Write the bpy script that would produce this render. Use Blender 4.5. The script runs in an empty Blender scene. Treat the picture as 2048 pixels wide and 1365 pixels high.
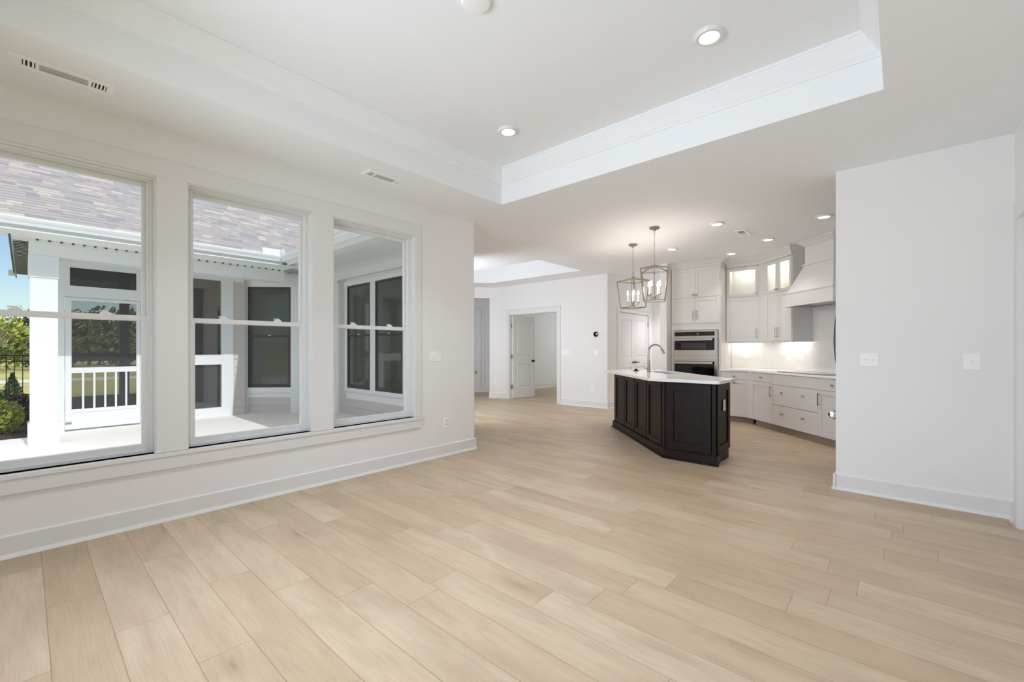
import bpy, bmesh, math, random
from math import sin, cos, pi, sqrt, radians, atan2
from mathutils import Vector, Matrix

S = bpy.context.scene
COL = S.collection
random.seed(7)

# ------------------------------------------------------------------ camera
YAW = radians(41.7)
FPX = 871.0
cam_d = bpy.data.cameras.new('camera')
cam_d.sensor_width = 36.0
cam_d.lens = FPX / 2048 * 36.0
cam_d.shift_y = (699.0 - 682.5) / 2048
cam_d.clip_start = 0.02
cam_d.clip_end = 600
cam = bpy.data.objects.new('camera', cam_d)
COL.objects.link(cam)
cam.location = (0, 0, 1.25)
cam.rotation_euler = (pi / 2, 0, YAW - pi / 2)
S.camera = cam

# ------------------------------------------------------------------ view
S.view_settings.view_transform = 'Standard'
S.view_settings.look = 'None'
S.view_settings.gamma = 1.0
S.view_settings.use_curve_mapping = False
S.view_settings.exposure = 0.48
S.cycles.max_bounces = 12
S.cycles.diffuse_bounces = 8
S.cycles.glossy_bounces = 4
S.cycles.transparent_max_bounces = 24
S.cycles.sample_clamp_indirect = 4.0
S.cycles.caustics_reflective = False
S.cycles.caustics_refractive = False

# ------------------------------------------------------------------ sky and sun
SUN_DIR = Vector((0.10, -1.0, 1.0)).normalized()
world = bpy.data.worlds.new('sky')
S.world = world
world.use_nodes = True
wn = world.node_tree
wn.nodes.clear()
sky = wn.nodes.new('ShaderNodeTexSky')
sky.sky_type = 'NISHITA'
sky.sun_disc = False
sky.sun_elevation = radians(45)
sky.sun_rotation = pi - radians(5.7)
sky.air_density = 1.0
sky.dust_density = 0.6
sky.ozone_density = 2.0
bg = wn.nodes.new('ShaderNodeBackground')
bg.inputs['Strength'].default_value = 0.09
# white overhead glow added to fill the shade, clear blue toward the horizon
overhead_fill = wn.nodes.new('ShaderNodeBackground')
overhead_fill.inputs['Color'].default_value = (1.0, 0.965, 0.985, 1)
overhead_fill.inputs['Strength'].default_value = 1.0
wtc = wn.nodes.new('ShaderNodeTexCoord')
wsep = wn.nodes.new('ShaderNodeSeparateXYZ')
wmr = wn.nodes.new('ShaderNodeMapRange')
wmr.interpolation_type = 'SMOOTHSTEP'
wmr.inputs['From Min'].default_value = 0.42
wmr.inputs['From Max'].default_value = 0.62
wmix = wn.nodes.new('ShaderNodeMixShader')
wo = wn.nodes.new('ShaderNodeOutputWorld')
wn.links.new(wtc.outputs['Generated'], wsep.inputs[0])
wn.links.new(wsep.outputs[2], wmr.inputs['Value'])
wn.links.new(wmr.outputs[0], wmix.inputs[0])
wn.links.new(sky.outputs[0], bg.inputs[0])
wn.links.new(bg.outputs[0], wmix.inputs[1])
wn.links.new(overhead_fill.outputs[0], wmix.inputs[2])
wn.links.new(wmix.outputs[0], wo.inputs[0])

sun_d = bpy.data.lights.new('sun', 'SUN')
sun_d.energy = 1.65
sun_d.angle = radians(0.6)
sun_d.color = (1.0, 0.965, 0.97)
sun = bpy.data.objects.new('sun', sun_d)
COL.objects.link(sun)
sun.rotation_euler = SUN_DIR.to_track_quat('Z', 'Y').to_euler()


def area(name, loc, direction, sx, sy, power, color=(1, 1, 1), spread=180):
    d = bpy.data.lights.new(name, 'AREA')
    d.shape = 'RECTANGLE'
    d.size, d.size_y = sx, sy
    d.energy = power
    d.color = color
    d.spread = radians(spread)
    o = bpy.data.objects.new(name, d)
    COL.objects.link(o)
    o.location = loc
    o.rotation_euler = (-Vector(direction)).to_track_quat('Z', 'Y').to_euler()
    return o


# area lamps for daylight from unseen openings; the back one is added fill
area('back_fill_light', (-0.93, 2.35, 1.45), (1, -0.3, 0.05), 1.5, 1.7, 35, (0.785, 0.885, 1.06), 120)
area('daylight_great_room_window', (4.76, 6.5, 1.5), (1, 0.1, -0.1), 1.9, 2.1, 50, (0.88, 0.935, 1.05))
area('daylight_bedroom_window', (13.1, 6.4, 1.7), (-1, 0.55, -0.05), 1.2, 1.4, 30, (0.90, 0.96, 1.0))

# ------------------------------------------------------------------ node helpers
MATS = {}


def srgb(r, g, b):
    def f(c):
        c /= 255.0
        return c / 12.92 if c <= 0.04045 else ((c + 0.055) / 1.055) ** 2.4
    return (f(r), f(g), f(b), 1.0)


def mat(name, col=None, rough=0.5, metal=0.0, spec=0.5, bump=0.0, bscale=200.0, coat=0.0):
    m = bpy.data.materials.new(name)
    m.use_nodes = True
    b = m.node_tree.nodes['Principled BSDF']
    if col is not None:
        b.inputs['Base Color'].default_value = srgb(*col)
    b.inputs['Roughness'].default_value = rough
    b.inputs['Metallic'].default_value = metal
    b.inputs['Specular IOR Level'].default_value = spec
    b.inputs['Coat Weight'].default_value = coat
    if bump > 0:
        nt = m.node_tree
        tc = nt.nodes.new('ShaderNodeTexCoord')
        nz = nt.nodes.new('ShaderNodeTexNoise')
        nz.inputs['Scale'].default_value = bscale
        nz.inputs['Detail'].default_value = 3
        bp = nt.nodes.new('ShaderNodeBump')
        bp.inputs['Strength'].default_value = bump
        bp.inputs['Distance'].default_value = 0.002
        nt.links.new(tc.outputs['Object'], nz.inputs['Vector'])
        nt.links.new(nz.outputs[0], bp.inputs['Height'])
        nt.links.new(bp.outputs[0], b.inputs['Normal'])
    MATS[name] = m
    return m


class NT:
    """tiny node-tree helper"""
    def __init__(self, m):
        self.t = m.node_tree
        self.b = self.t.nodes['Principled BSDF']

    def n(self, typ, **kw):
        x = self.t.nodes.new(typ)
        for k, v in kw.items():
            setattr(x, k, v)
        return x

    def val(self, sock, v):
        if isinstance(v, bpy.types.NodeSocket):
            self.t.links.new(v, sock)
        else:
            sock.default_value = v

    def math(self, op, a, b=0.0, c=None):
        x = self.n('ShaderNodeMath', operation=op)
        self.val(x.inputs[0], a)
        self.val(x.inputs[1], b)
        if c is not None:
            self.val(x.inputs[2], c)
        return x.outputs[0]

    def mix(self, fac, a, b, blend='MIX'):
        x = self.n('ShaderNodeMixRGB', blend_type=blend)
        self.val(x.inputs[0], fac)
        self.val(x.inputs[1], a)
        self.val(x.inputs[2], b)
        return x.outputs[0]

    def ramp(self, fac, stops):
        x = self.n('ShaderNodeValToRGB')
        e = x.color_ramp.elements
        while len(e) > 1:
            e.remove(e[-1])
        e[0].position, e[0].color = stops[0]
        for p, c in stops[1:]:
            k = e.new(p)
            k.color = c
        self.val(x.inputs[0], fac)
        return x.outputs[0]

    def comb(self, x, y, z):
        k = self.n('ShaderNodeCombineXYZ')
        for i, v in enumerate((x, y, z)):
            self.val(k.inputs[i], v)
        return k.outputs[0]

    def noise(self, vec, scale, detail=3, rough=0.5, dist=0.0):
        x = self.n('ShaderNodeTexNoise')
        self.val(x.inputs['Vector'], vec)
        x.inputs['Scale'].default_value = scale
        x.inputs['Detail'].default_value = detail
        x.inputs['Roughness'].default_value = rough
        x.inputs['Distortion'].default_value = dist
        return x.outputs[0]

    def sep(self, coord='Object'):
        tc = self.n('ShaderNodeTexCoord')
        s = self.n('ShaderNodeSeparateXYZ')
        self.t.links.new(tc.outputs[coord], s.inputs[0])
        return tc.outputs[coord], s.outputs


# ------------------------------------------------------------------ materials
WALL = mat('wall_paint', (237, 237, 236), 0.75, bump=0.05, bscale=260)
CEIL = mat('ceiling_paint', (241, 244, 246), 0.85, bump=0.04, bscale=220)
TRIM = mat('trim_paint', (230, 230, 229), 0.38)
VINYL = mat('white_vinyl', (230, 231, 230), 0.35)
CAB = mat('cabinet_paint', (221, 219, 216), 0.4)
CABIN = mat('cabinet_interior', (236, 234, 229), 0.5)
PLATE = mat('white_plastic', (248, 248, 247), 0.3)
SLOT = mat('dark_slot', (60, 60, 60), 0.6)
STEEL = mat('stainless_steel', (220, 217, 212), 0.18, 1.0)
NICKEL = mat('brushed_nickel', (186, 177, 164), 0.30, 1.0)
CHROME = mat('polished_chrome', (225, 225, 228), 0.08, 1.0)
DARKMETAL = mat('dark_bronze', (58, 50, 44), 0.35, 0.9)
BLACKGLASS = mat('black_glass', (10, 10, 11), 0.06, 0.0, 0.6)
BLACK = mat('black_plastic', (14, 14, 15), 0.6, 0.0, 0.2)
KICK = mat('toe_kick_paint', (168, 158, 146), 0.6)
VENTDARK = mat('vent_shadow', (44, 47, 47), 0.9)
SOFFIT = mat('vinyl_soffit', (234, 238, 236), 0.6)
EXTTRIM = mat('exterior_trim', (231, 235, 236), 0.5)
DARKFRAME = mat('bronze_window_frame', (46, 50, 48), 0.4)
DARKGLASS = mat('dark_window_glass', (76, 81, 74), 0.06, 0.0, 0.5)
PORCHGRAY = mat('porch_dark_paint', (92, 96, 100), 0.6)
IRON = mat('black_iron', (18, 18, 18), 0.45, 0.3)
CONCRETE = mat('patio_concrete', (234, 232, 227), 0.85, bump=0.2, bscale=90)
MULCH = mat('mulch', (62, 50, 42), 0.95, bump=0.9, bscale=40)
BARK = mat('bark', (122, 110, 100), 0.9)


def emission(name, col, strength):
    m = bpy.data.materials.new(name)
    m.use_nodes = True
    nt = m.node_tree
    nt.nodes.clear()
    e = nt.nodes.new('ShaderNodeEmission')
    e.inputs[0].default_value = (*col, 1)
    e.inputs[1].default_value = strength
    o = nt.nodes.new('ShaderNodeOutputMaterial')
    nt.links.new(e.outputs[0], o.inputs[0])
    return m


LENS = emission('lamp_lens', (1.0, 0.95, 0.85), 4.5)
LENSWARM = emission('lamp_lens_warm', (1.0, 0.93, 0.82), 9.0)
BULB = emission('candle_bulb', (1.0, 0.88, 0.70), 9.0)


def glass(name, tint=(1, 1, 1), ior=1.45):
    m = bpy.data.materials.new(name)
    m.use_nodes = True
    nt = m.node_tree
    nt.nodes.clear()
    t = nt.nodes.new('ShaderNodeBsdfTransparent')
    t.inputs[0].default_value = (*tint, 1)
    g = nt.nodes.new('ShaderNodeBsdfGlossy')
    g.inputs['Roughness'].default_value = 0.0
    f = nt.nodes.new('ShaderNodeFresnel')
    f.inputs[0].default_value = ior
    mx = nt.nodes.new('ShaderNodeMixShader')
    o = nt.nodes.new('ShaderNodeOutputMaterial')
    ge = nt.nodes.new('ShaderNodeNewGeometry')      # only the outer faces of a pane mirror
    mu = nt.nodes.new('ShaderNodeMath')
    mu.operation = 'MULTIPLY'
    iv = nt.nodes.new('ShaderNodeMath')
    iv.operation = 'SUBTRACT'
    iv.inputs[0].default_value = 1.0
    nt.links.new(ge.outputs['Backfacing'], iv.inputs[1])
    nt.links.new(f.outputs[0], mu.inputs[0])
    nt.links.new(iv.outputs[0], mu.inputs[1])
    nt.links.new(mu.outputs[0], mx.inputs[0])
    nt.links.new(t.outputs[0], mx.inputs[1])
    nt.links.new(g.outputs[0], mx.inputs[2])
    nt.links.new(mx.outputs[0], o.inputs[0])
    return m


GLASS = glass('clear_glass', (0.97, 0.985, 0.98))


def screen_mat(name, alpha, col):
    m = bpy.data.materials.new(name)
    m.use_nodes = True
    nt = m.node_tree
    b = nt.nodes['Principled BSDF']
    b.inputs['Base Color'].default_value = srgb(*col)
    b.inputs['Roughness'].default_value = 0.7
    t = nt.nodes.new('ShaderNodeBsdfTransparent')
    mx = nt.nodes.new('ShaderNodeMixShader')
    mx.inputs[0].default_value = alpha
    nt.links.new(t.outputs[0], mx.inputs[1])
    nt.links.new(b.outputs[0], mx.inputs[2])
    nt.links.new(mx.outputs[0], nt.nodes['Material Output'].inputs[0])
    return m


SCREEN = screen_mat('insect_screen', 0.42, (60, 62, 62))
TRANSOM = screen_mat('dark_transom_glass', 0.86, (34, 38, 35))


def make_floor():
    m = mat('oak_plank_floor', rough=0.42)
    k = NT(m)
    obj, xyz = k.sep('Object')
    x, y = xyz[0], xyz[1]
    W, L = 0.195, 1.22
    u = k.math('DIVIDE', k.math('SUBTRACT', x, 0.0725), W)
    row = k.math('FLOOR', u)
    fu = k.math('FRACT', u)
    wn1 = k.n('ShaderNodeTexWhiteNoise', noise_dimensions='1D')
    k.val(wn1.inputs['W'], row)
    v = k.math('DIVIDE', k.math('ADD', y, k.math('MULTIPLY', wn1.outputs[0], 7.3)), L)
    idx = k.math('FLOOR', v)
    fv = k.math('FRACT', v)
    wn2 = k.n('ShaderNodeTexWhiteNoise', noise_dimensions='2D')
    k.val(wn2.inputs['Vector'], k.comb(row, idx, 0.0))
    rnd = wn2.outputs[0]
    # grain coordinates, shifted from plank to plank
    gx = k.math('ADD', k.math('MULTIPLY', x, 1.0), k.math('MULTIPLY', rnd, 31.0))
    gv = k.comb(gx, k.math('ADD', k.math('MULTIPLY', y, 0.10), k.math('MULTIPLY', rnd, 17.0)), rnd)
    fine = k.noise(gv, 55, 6, 0.6, 0.4)
    broad = k.noise(k.comb(gx, k.math('ADD', k.math('MULTIPLY', y, 0.22), k.math('MULTIPLY', rnd, 5.0)), rnd), 7, 3, 0.5, 0.6)
    # cathedral figure
    w = k.n('ShaderNodeTexWave', wave_type='BANDS', bands_direction='X')
    k.val(w.inputs['Vector'], k.comb(gx, k.math('MULTIPLY', y, 0.12), 0.0))
    w.inputs['Scale'].default_value = 22
    w.inputs['Distortion'].default_value = 9.0
    w.inputs['Detail'].default_value = 2
    w.inputs['Detail Scale'].default_value = 0.9
    # knots
    vo = k.n('ShaderNodeTexVoronoi')
    k.val(vo.inputs['Vector'], k.comb(gx, k.math('ADD', k.math('MULTIPLY', y, 0.24), k.math('MULTIPLY', rnd, 3.0)), 0.0))
    vo.inputs['Scale'].default_value = 3.6
    knot = k.ramp(vo.outputs['Distance'], [(0.0, (1, 1, 1, 1)), (0.05, (0.3, 0.3, 0.3, 1)), (0.15, (0, 0, 0, 1))])
    base = k.ramp(rnd, [(0.0, srgb(184, 162, 132)), (0.35, srgb(194, 173, 145)), (0.7, srgb(201, 182, 155)), (1.0, srgb(190, 168, 137))])
    c = k.mix(k.math('MULTIPLY', k.ramp(broad, [(0.38, (0, 0, 0, 1)), (0.72, (1, 1, 1, 1))]), 0.55), base, srgb(158, 136, 110))
    c = k.mix(k.math('MULTIPLY', k.ramp(fine, [(0.45, (0, 0, 0, 1)), (0.75, (1, 1, 1, 1))]), 0.30), c, srgb(152, 130, 106))
    c = k.mix(k.math('MULTIPLY', w.outputs['Fac'], 0.075), c, srgb(218, 204, 186))
    c = k.mix(k.math('MULTIPLY', knot, 0.7), c, srgb(112, 90, 68))
    ex = k.math('MINIMUM', fu, k.math('SUBTRACT', 1.0, fu))
    ey = k.math('MINIMUM', fv, k.math('SUBTRACT', 1.0, fv))
    sx = k.math('LESS_THAN', k.math('MULTIPLY', ex, W), 0.0013)
    sy = k.math('LESS_THAN', k.math('MULTIPLY', ey, L), 0.0013)
    seam = k.math('MAXIMUM', sx, sy)
    c = k.mix(k.math('MULTIPLY', seam, 0.62), c, srgb(104, 84, 64))
    k.t.links.new(c, k.b.inputs['Base Color'])
    r = k.math('ADD', k.math('MULTIPLY', fine, 0.16), 0.36)
    k.t.links.new(r, k.b.inputs['Roughness'])
    bp = k.n('ShaderNodeBump')
    bp.inputs['Strength'].default_value = 0.25
    bp.inputs['Distance'].default_value = 0.002
    k.val(bp.inputs['Height'], k.math('SUBTRACT', k.math('MULTIPLY', w.outputs['Fac'], 0.12), seam))
    k.t.links.new(bp.outputs[0], k.b.inputs['Normal'])
    return m


FLOOR = make_floor()


def make_darkwood():
    m = mat('espresso_stained_wood', rough=0.42)
    k = NT(m)
    obj, xyz = k.sep('Object')
    a = k.math('ADD', xyz[0], k.math('MULTIPLY', xyz[1], 0.83))
    g = k.noise(k.comb(a, a, k.math('MULTIPLY', xyz[2], 0.06)), 90, 5, 0.6, 0.3)
    b = k.noise(k.comb(a, a, k.math('MULTIPLY', xyz[2], 0.25)), 9, 3)
    c = k.mix(k.ramp(g, [(0.35, (0, 0, 0, 1)), (0.7, (1, 1, 1, 1))]), srgb(22, 15, 11), srgb(43, 31, 24))
    c = k.mix(k.math('MULTIPLY', b, 0.4), c, srgb(28, 20, 15))
    k.t.links.new(c, k.b.inputs['Base Color'])
    return m


DARKWOOD = make_darkwood()
DARKWOOD.node_tree.nodes['Principled BSDF'].inputs['Specular IOR Level'].default_value = 0.2


def make_quartz():
    m = mat('white_quartz', rough=0.12)
    k = NT(m)
    obj, xyz = k.sep('Object')
    d = k.noise(obj, 2.2, 4, 0.55, 1.6)
    v = k.ramp(d, [(0.47, (0, 0, 0, 1)), (0.5, (1, 1, 1, 1)), (0.53, (0, 0, 0, 1))])
    patch = k.noise(obj, 1.1, 2)
    f = k.math('MULTIPLY', v, k.math('MULTIPLY', patch, 0.26))
    c = k.mix(f, srgb(250, 249, 247), srgb(205, 200, 193))
    k.t.links.new(c, k.b.inputs['Base Color'])
    return m


QUARTZ = make_quartz()


def make_tile():
    m = mat('subway_tile', rough=0.18)
    k = NT(m)
    obj, xyz = k.sep('Object')
    a = k.math('SUBTRACT', k.math('MULTIPLY', xyz[0], 0.707), k.math('MULTIPLY', xyz[1], -0.707))
    br = k.n('ShaderNodeTexBrick')
    k.val(br.inputs['Vector'], k.comb(a, xyz[2], 0.0))
    br.inputs['Color1'].default_value = srgb(238, 236, 232)
    br.inputs['Color2'].default_value = srgb(234, 232, 228)
    br.inputs['Mortar'].default_value = srgb(229, 227, 223)
    br.inputs['Scale'].default_value = 1.0
    br.inputs['Mortar Size'].default_value = 0.0025
    br.inputs['Brick Width'].default_value = 0.152
    br.inputs['Row Height'].default_value = 0.076
    k.t.links.new(br.outputs[0], k.b.inputs['Base Color'])
    return m


TILE = make_tile()


def make_shingles():
    m = mat('roof_shingles', rough=0.9)
    k = NT(m)
    obj, xyz = k.sep('Object')
    row = k.math('FLOOR', k.math('DIVIDE', xyz[1], 0.118))
    fr = k.math('FRACT', k.math('DIVIDE', xyz[1], 0.118))
    w1 = k.n('ShaderNodeTexWhiteNoise', noise_dimensions='1D')
    k.val(w1.inputs['W'], row)
    u = k.math('ADD', k.math('DIVIDE', xyz[0], 0.20), k.math('MULTIPLY', w1.outputs[0], 9.0))
    tab = k.math('FLOOR', k.math('ADD', u, k.math('MULTIPLY', k.math('SINE', k.math('MULTIPLY', u, 2.1)), 0.3)))
    w2 = k.n('ShaderNodeTexWhiteNoise', noise_dimensions='2D')
    k.val(w2.inputs['Vector'], k.comb(row, tab, 0))
    c = k.ramp(w2.outputs[0], [(0.0, srgb(142, 142, 148)), (0.25, srgb(160, 160, 164)), (0.45, srgb(166, 160, 159)),
                              (0.65, srgb(164, 160, 159)), (0.84, srgb(178, 172, 166)), (0.96, srgb(192, 186, 177)), (1.0, srgb(184, 178, 172))])
    gr = k.noise(obj, 160, 2)
    c = k.mix(k.math('MULTIPLY', gr, 0.25), c, srgb(110, 106, 106))
    line = k.math('LESS_THAN', fr, 0.13)
    c = k.mix(k.math('MULTIPLY', line, 0.75), c, srgb(92, 88, 89))
    k.t.links.new(c, k.b.inputs['Base Color'])
    return m


SHINGLE = make_shingles()
SIDING = mat('lap_siding_paint', (206, 200, 196), 0.7, bump=0.1, bscale=60)


def make_lawn():
    m = mat('lawn', rough=0.95)
    k = NT(m)
    obj, xyz = k.sep('Object')
    a = k.noise(k.comb(k.math('MULTIPLY', xyz[0], 0.25), xyz[1], 0), 0.5, 4)
    b = k.noise(obj, 14, 3)
    c = k.ramp(a, [(0.3, srgb(150, 158, 92)), (0.5, srgb(186, 178, 118)), (0.7, srgb(206, 190, 140))])
    c = k.mix(k.math('MULTIPLY', b, 0.5), c, srgb(112, 128, 60))
    k.t.links.new(c, k.b.inputs['Base Color'])
    return m


LAWN = make_lawn()


def leafmat(name, c1, c2):
    m = mat(name, rough=0.6)
    k = NT(m)
    obj, xyz = k.sep('Object')
    n = k.noise(obj, 5.0, 3)
    wn = k.n('ShaderNodeTexWhiteNoise', noise_dimensions='3D')
    g = k.n('ShaderNodeNewGeometry')
    k.t.links.new(g.outputs['Random Per Island'], wn.inputs['W']) if 'W' in wn.inputs and wn.inputs['W'].enabled else None
    c = k.mix(g.outputs['Random Per Island'], srgb(*c1), srgb(*c2))
    c = k.mix(k.math('MULTIPLY', n, 0.35), c, srgb(*c1))
    k.t.links.new(c, k.b.inputs['Base Color'])
    return m


LEAF_LIME = leafmat('lime_leaves', (120, 138, 40), (196, 200, 96))
LEAF_MAROON = leafmat('maroon_leaves', (58, 40, 44), (112, 84, 88))
LEAF_GREEN = leafmat('green_leaves', (58, 84, 38), (120, 140, 70))
LEAF_OLIVE = leafmat('olive_leaves', (88, 100, 54), (150, 156, 92))
LEAF_CONIFER = leafmat('conifer_needles', (64, 98, 60), (116, 144, 98))


# ------------------------------------------------------------------ mesh builder
class Fr:
    """local frame: origin o, x along a, y along n, z up"""
    def __init__(self, o, a=(1, 0, 0), n=(0, 1, 0), z=(0, 0, 1)):
        self.o, self.a, self.n, self.z = Vector(o), Vector(a).normalized(), Vector(n).normalized(), Vector(z).normalized()

    def __call__(self, x, y, z):
        return self.o + self.a * x + self.n * y + self.z * z


WORLD = Fr((0, 0, 0))


class MB:
    def __init__(self):
        self.v, self.f = [], []

    def add(self, verts, faces):
        k = len(self.v)
        self.v += [Vector(p) for p in verts]
        self.f += [[i + k for i in f] for f in faces]
        return self

    def box(self, x0, x1, y0, y1, z0, z1, F=WORLD):
        c = [F(x, y, z) for z in (z0, z1) for x, y in ((x0, y0), (x1, y0), (x1, y1), (x0, y1))]
        return self.add(c, [[3, 2, 1, 0], [4, 5, 6, 7], [0, 1, 5, 4], [1, 2, 6, 5], [2, 3, 7, 6], [3, 0, 4, 7]])

    def prism(self, poly, z0, z1, F=WORLD):
        n = len(poly)
        c = [F(x, y, z0) for x, y in poly] + [F(x, y, z1) for x, y in poly]
        f = [list(range(n))[::-1], list(range(n, 2 * n))] + [[i, (i + 1) % n, n + (i + 1) % n, n + i] for i in range(n)]
        return self.add(c, f)

    def hull(self, a, b):
        """two quads joined into a closed six-sided solid"""
        return self.add(list(a) + list(b), [[3, 2, 1, 0], [4, 5, 6, 7], [0, 1, 5, 4], [1, 2, 6, 5], [2, 3, 7, 6], [3, 0, 4, 7]])

    def lathe(self, prof, F=WORLD, n=24):
        vs, fs = [], []
        for r, z in prof:
            for i in range(n):
                t = 2 * pi * i / n
                vs.append(F(r * cos(t), r * sin(t), z))
        m = len(prof)
        for j in range(m - 1):
            for i in range(n):
                fs.append([j * n + i, j * n + (i + 1) % n, (j + 1) * n + (i + 1) % n, (j + 1) * n + i])
        fs.append(list(range(n))[::-1])
        fs.append(list(range((m - 1) * n, m * n)))
        return self.add(vs, fs)

    def tube(self, pts, r, n=8, closed=False, r1=None):
        pts = [Vector(p) for p in pts]
        m = len(pts)
        vs, fs = [], []
        ref = None
        for j, p in enumerate(pts):
            if closed:
                d = pts[(j + 1) % m] - pts[j - 1]
            else:
                d = pts[min(j + 1, m - 1)] - pts[max(j - 1, 0)]
            d.normalize()
            if ref is None:
                ref = Vector((0, 0, 1)) if abs(d.z) < 0.9 else Vector((1, 0, 0))
            a = d.cross(ref)
            if a.length < 1e-5:
                a = d.cross(Vector((0.3, 0.9, 0.1)))
            a.normalize()
            b = a.cross(d).normalized()
            ref = b
            rr = r if r1 is None else r + (r1 - r) * j / max(1, m - 1)
            for i in range(n):
                t = 2 * pi * i / n
                vs.append(p + a * (rr * cos(t)) + b * (rr * sin(t)))
        for j in range(m if closed else m - 1):
            k = (j + 1) % m
            for i in range(n):
                fs.append([j * n + i, j * n + (i + 1) % n, k * n + (i + 1) % n, k * n + i])
        if not closed:
            fs.append(list(range(n))[::-1])
            fs.append(list(range((m - 1) * n, m * n)))
        return self.add(vs, fs)

    def bar(self, p, q, w):
        """square bar between two points"""
        return self.tube([p, q], w * 0.7071, 4)

    def build(self, name, material, parent=None, bevel=0.0, smooth=False, kind=None, label=None, cat=None, group=None, seg=2, loc=None):
        L = Vector(wloc(parent)) if parent else Vector(loc or (0, 0, 0))
        me = bpy.data.meshes.new(name)
        bm = bmesh.new()
        vs = [bm.verts.new(p - L) for p in self.v]
        for f in self.f:
            try:
                bm.faces.new([vs[i] for i in f])
            except ValueError:
                pass
        bmesh.ops.recalc_face_normals(bm, faces=bm.faces)
        if smooth:
            for f in bm.faces:
                f.smooth = True
            for e in bm.edges:
                if len(e.link_faces) == 2 and e.calc_face_angle(0) > radians(40):
                    e.smooth = False
        bm.to_mesh(me)
        bm.free()
        me.materials.append(material)
        o = bpy.data.objects.new(name, me)
        COL.objects.link(o)
        if parent:
            o.parent = parent
        else:
            o.location = L
        if bevel:
            b = o.modifiers.new('bevel', 'BEVEL')
            b.width = bevel
            b.segments = seg
            b.limit_method = 'ANGLE'
            b.angle_limit = radians(35)
        tag(o, label, cat, group, kind)
        return o


def wloc(o):
    v = Vector((0, 0, 0))
    while o is not None:
        v += o.location
        o = o.parent
    return v


def tag(o, label=None, cat=None, group=None, kind=None):
    for k, v in (('label', label), ('category', cat), ('group', group), ('kind', kind)):
        if v:
            o[k] = v
    return o


def empty(name, loc, label=None, cat=None, group=None, kind=None):
    o = bpy.data.objects.new(name, None)
    o.empty_display_size = 0.1
    COL.objects.link(o)
    o.location = loc
    return tag(o, label, cat, group, kind)


def dup(root, loc, label, rotz=None):
    r = root.copy()
    COL.objects.link(r)
    r.location = loc
    r['label'] = label
    if rotz is not None:
        r.rotation_euler.z = rotz
    def rec(src, dst):
        for ch in list(src.children):
            c = ch.copy()
            COL.objects.link(c)
            c.parent = dst
            rec(ch, c)
    rec(root, r)
    return r


def lamp(name, loc, power, color, size=0.1, parent=None, spot=None):
    if spot:
        d = bpy.data.lights.new(name, 'SPOT')
        d.spot_size = radians(spot)
        d.spot_blend = 0.7
        d.shadow_soft_size = size
    else:
        d = bpy.data.lights.new(name, 'POINT')
        d.shadow_soft_size = size
    d.energy = power
    d.color = color
    o = bpy.data.objects.new(name, d)
    COL.objects.link(o)
    o.visible_glossy = False        # the modelled lens or bulb is what shows in reflections
    if parent:
        o.parent = parent
        o.location = Vector(loc) - wloc(parent)
    else:
        o.location = loc
    return o


CZ = 2.84          # ceiling
TZ = 3.20          # tray ceiling
ST = 'structure'

# =================================================================== SHELL
m = MB()
m.prism([(-0.97, -0.78), (14, -0.78), (14, 13), (4.6, 13), (4.6, 5.1), (3.7, 5.1), (3.7, 4.12), (-0.97, 4.12)], -0.3, 0)
m.build('floor', FLOOR, kind=ST)

# ceiling with two trays
m = MB()
m.box(-0.97, 14, -0.78, 0.075, CZ, TZ)
m.box(-0.97, 14, 3.27, 3.55, CZ, TZ)
m.box(-0.97, 14, 3.55, 4.15, CZ, CZ + 0.1)
m.box(-0.97, -0.15, 0.075, 3.27, CZ, TZ)
m.box(3.5, 14, 0.075, 3.27, CZ, TZ)
m.box(-0.3, 3.65, -0.05, 3.4, TZ, TZ + 0.08)
m.box(4.55, 14, 4.15, 4.8, CZ, TZ)
m.box(3.7, 4.55, 4.15, 5.1, CZ, CZ + 0.1)
m.box(4.55, 6.1, 4.8, 13, CZ, TZ)
m.box(7.49, 14, 4.8, 13, CZ, TZ)
m.box(6.1, 7.49, 8.69, 13, CZ, TZ)
m.prism([(7.49, 7.3), (7.49, 8.69), (6.1, 8.69)], CZ, TZ)
m.box(5.9, 7.7, 4.6, 8.9, TZ, TZ + 0.08)
m.build('ceiling', CEIL, kind=ST)


def ring(rect, prof, name):
    x0, x1, y0, y1 = rect
    m = MB()
    loops = []
    for d, z in prof:
        loops.append([(x0 + d, y0 + d, z), (x1 - d, y0 + d, z), (x1 - d, y1 - d, z), (x0 + d, y1 - d, z)])
    vs = [p for l in loops for p in l]
    fs = []
    n = len(prof)
    for j in range(n):
        k = (j + 1) % n
        for i in range(4):
            fs.append([j * 4 + i, j * 4 + (i + 1) % 4, k * 4 + (i + 1) % 4, k * 4 + i])
    m.add(vs, fs)
    return m.build(name, CEIL, kind=ST)


ring((-0.15, 3.5, 0.075, 3.27), [(0.0, 3.05), (0.012, 3.05), (0.016, 3.065), (0.03, 3.08), (0.05, 3.12), (0.082, 3.165), (0.09, 3.18), (0.1, 3.185), (0.1, 3.2), (0, 3.2)], 'trim_1')

# window wall on the left with three openings
WIN = [(-0.29, 0.635), (0.82, 1.75), (1.945, 2.875)]
WB, WT = 0.50, 2.50
m = MB()
m.box(-0.97, 3.77, 4.0, 4.15, -0.25, WB)
m.box(-0.97, 3.77, 4.0, 4.15, WT, CZ)
for a, b in ((-0.97, WIN[0][0]), (WIN[0][1], WIN[1][0]), (WIN[1][1], WIN[2][0]), (WIN[2][1], 3.77)):
    m.box(a, b, 4.0, 4.15, WB, WT)
m.build('wall_left', WALL, kind=ST)
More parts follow.
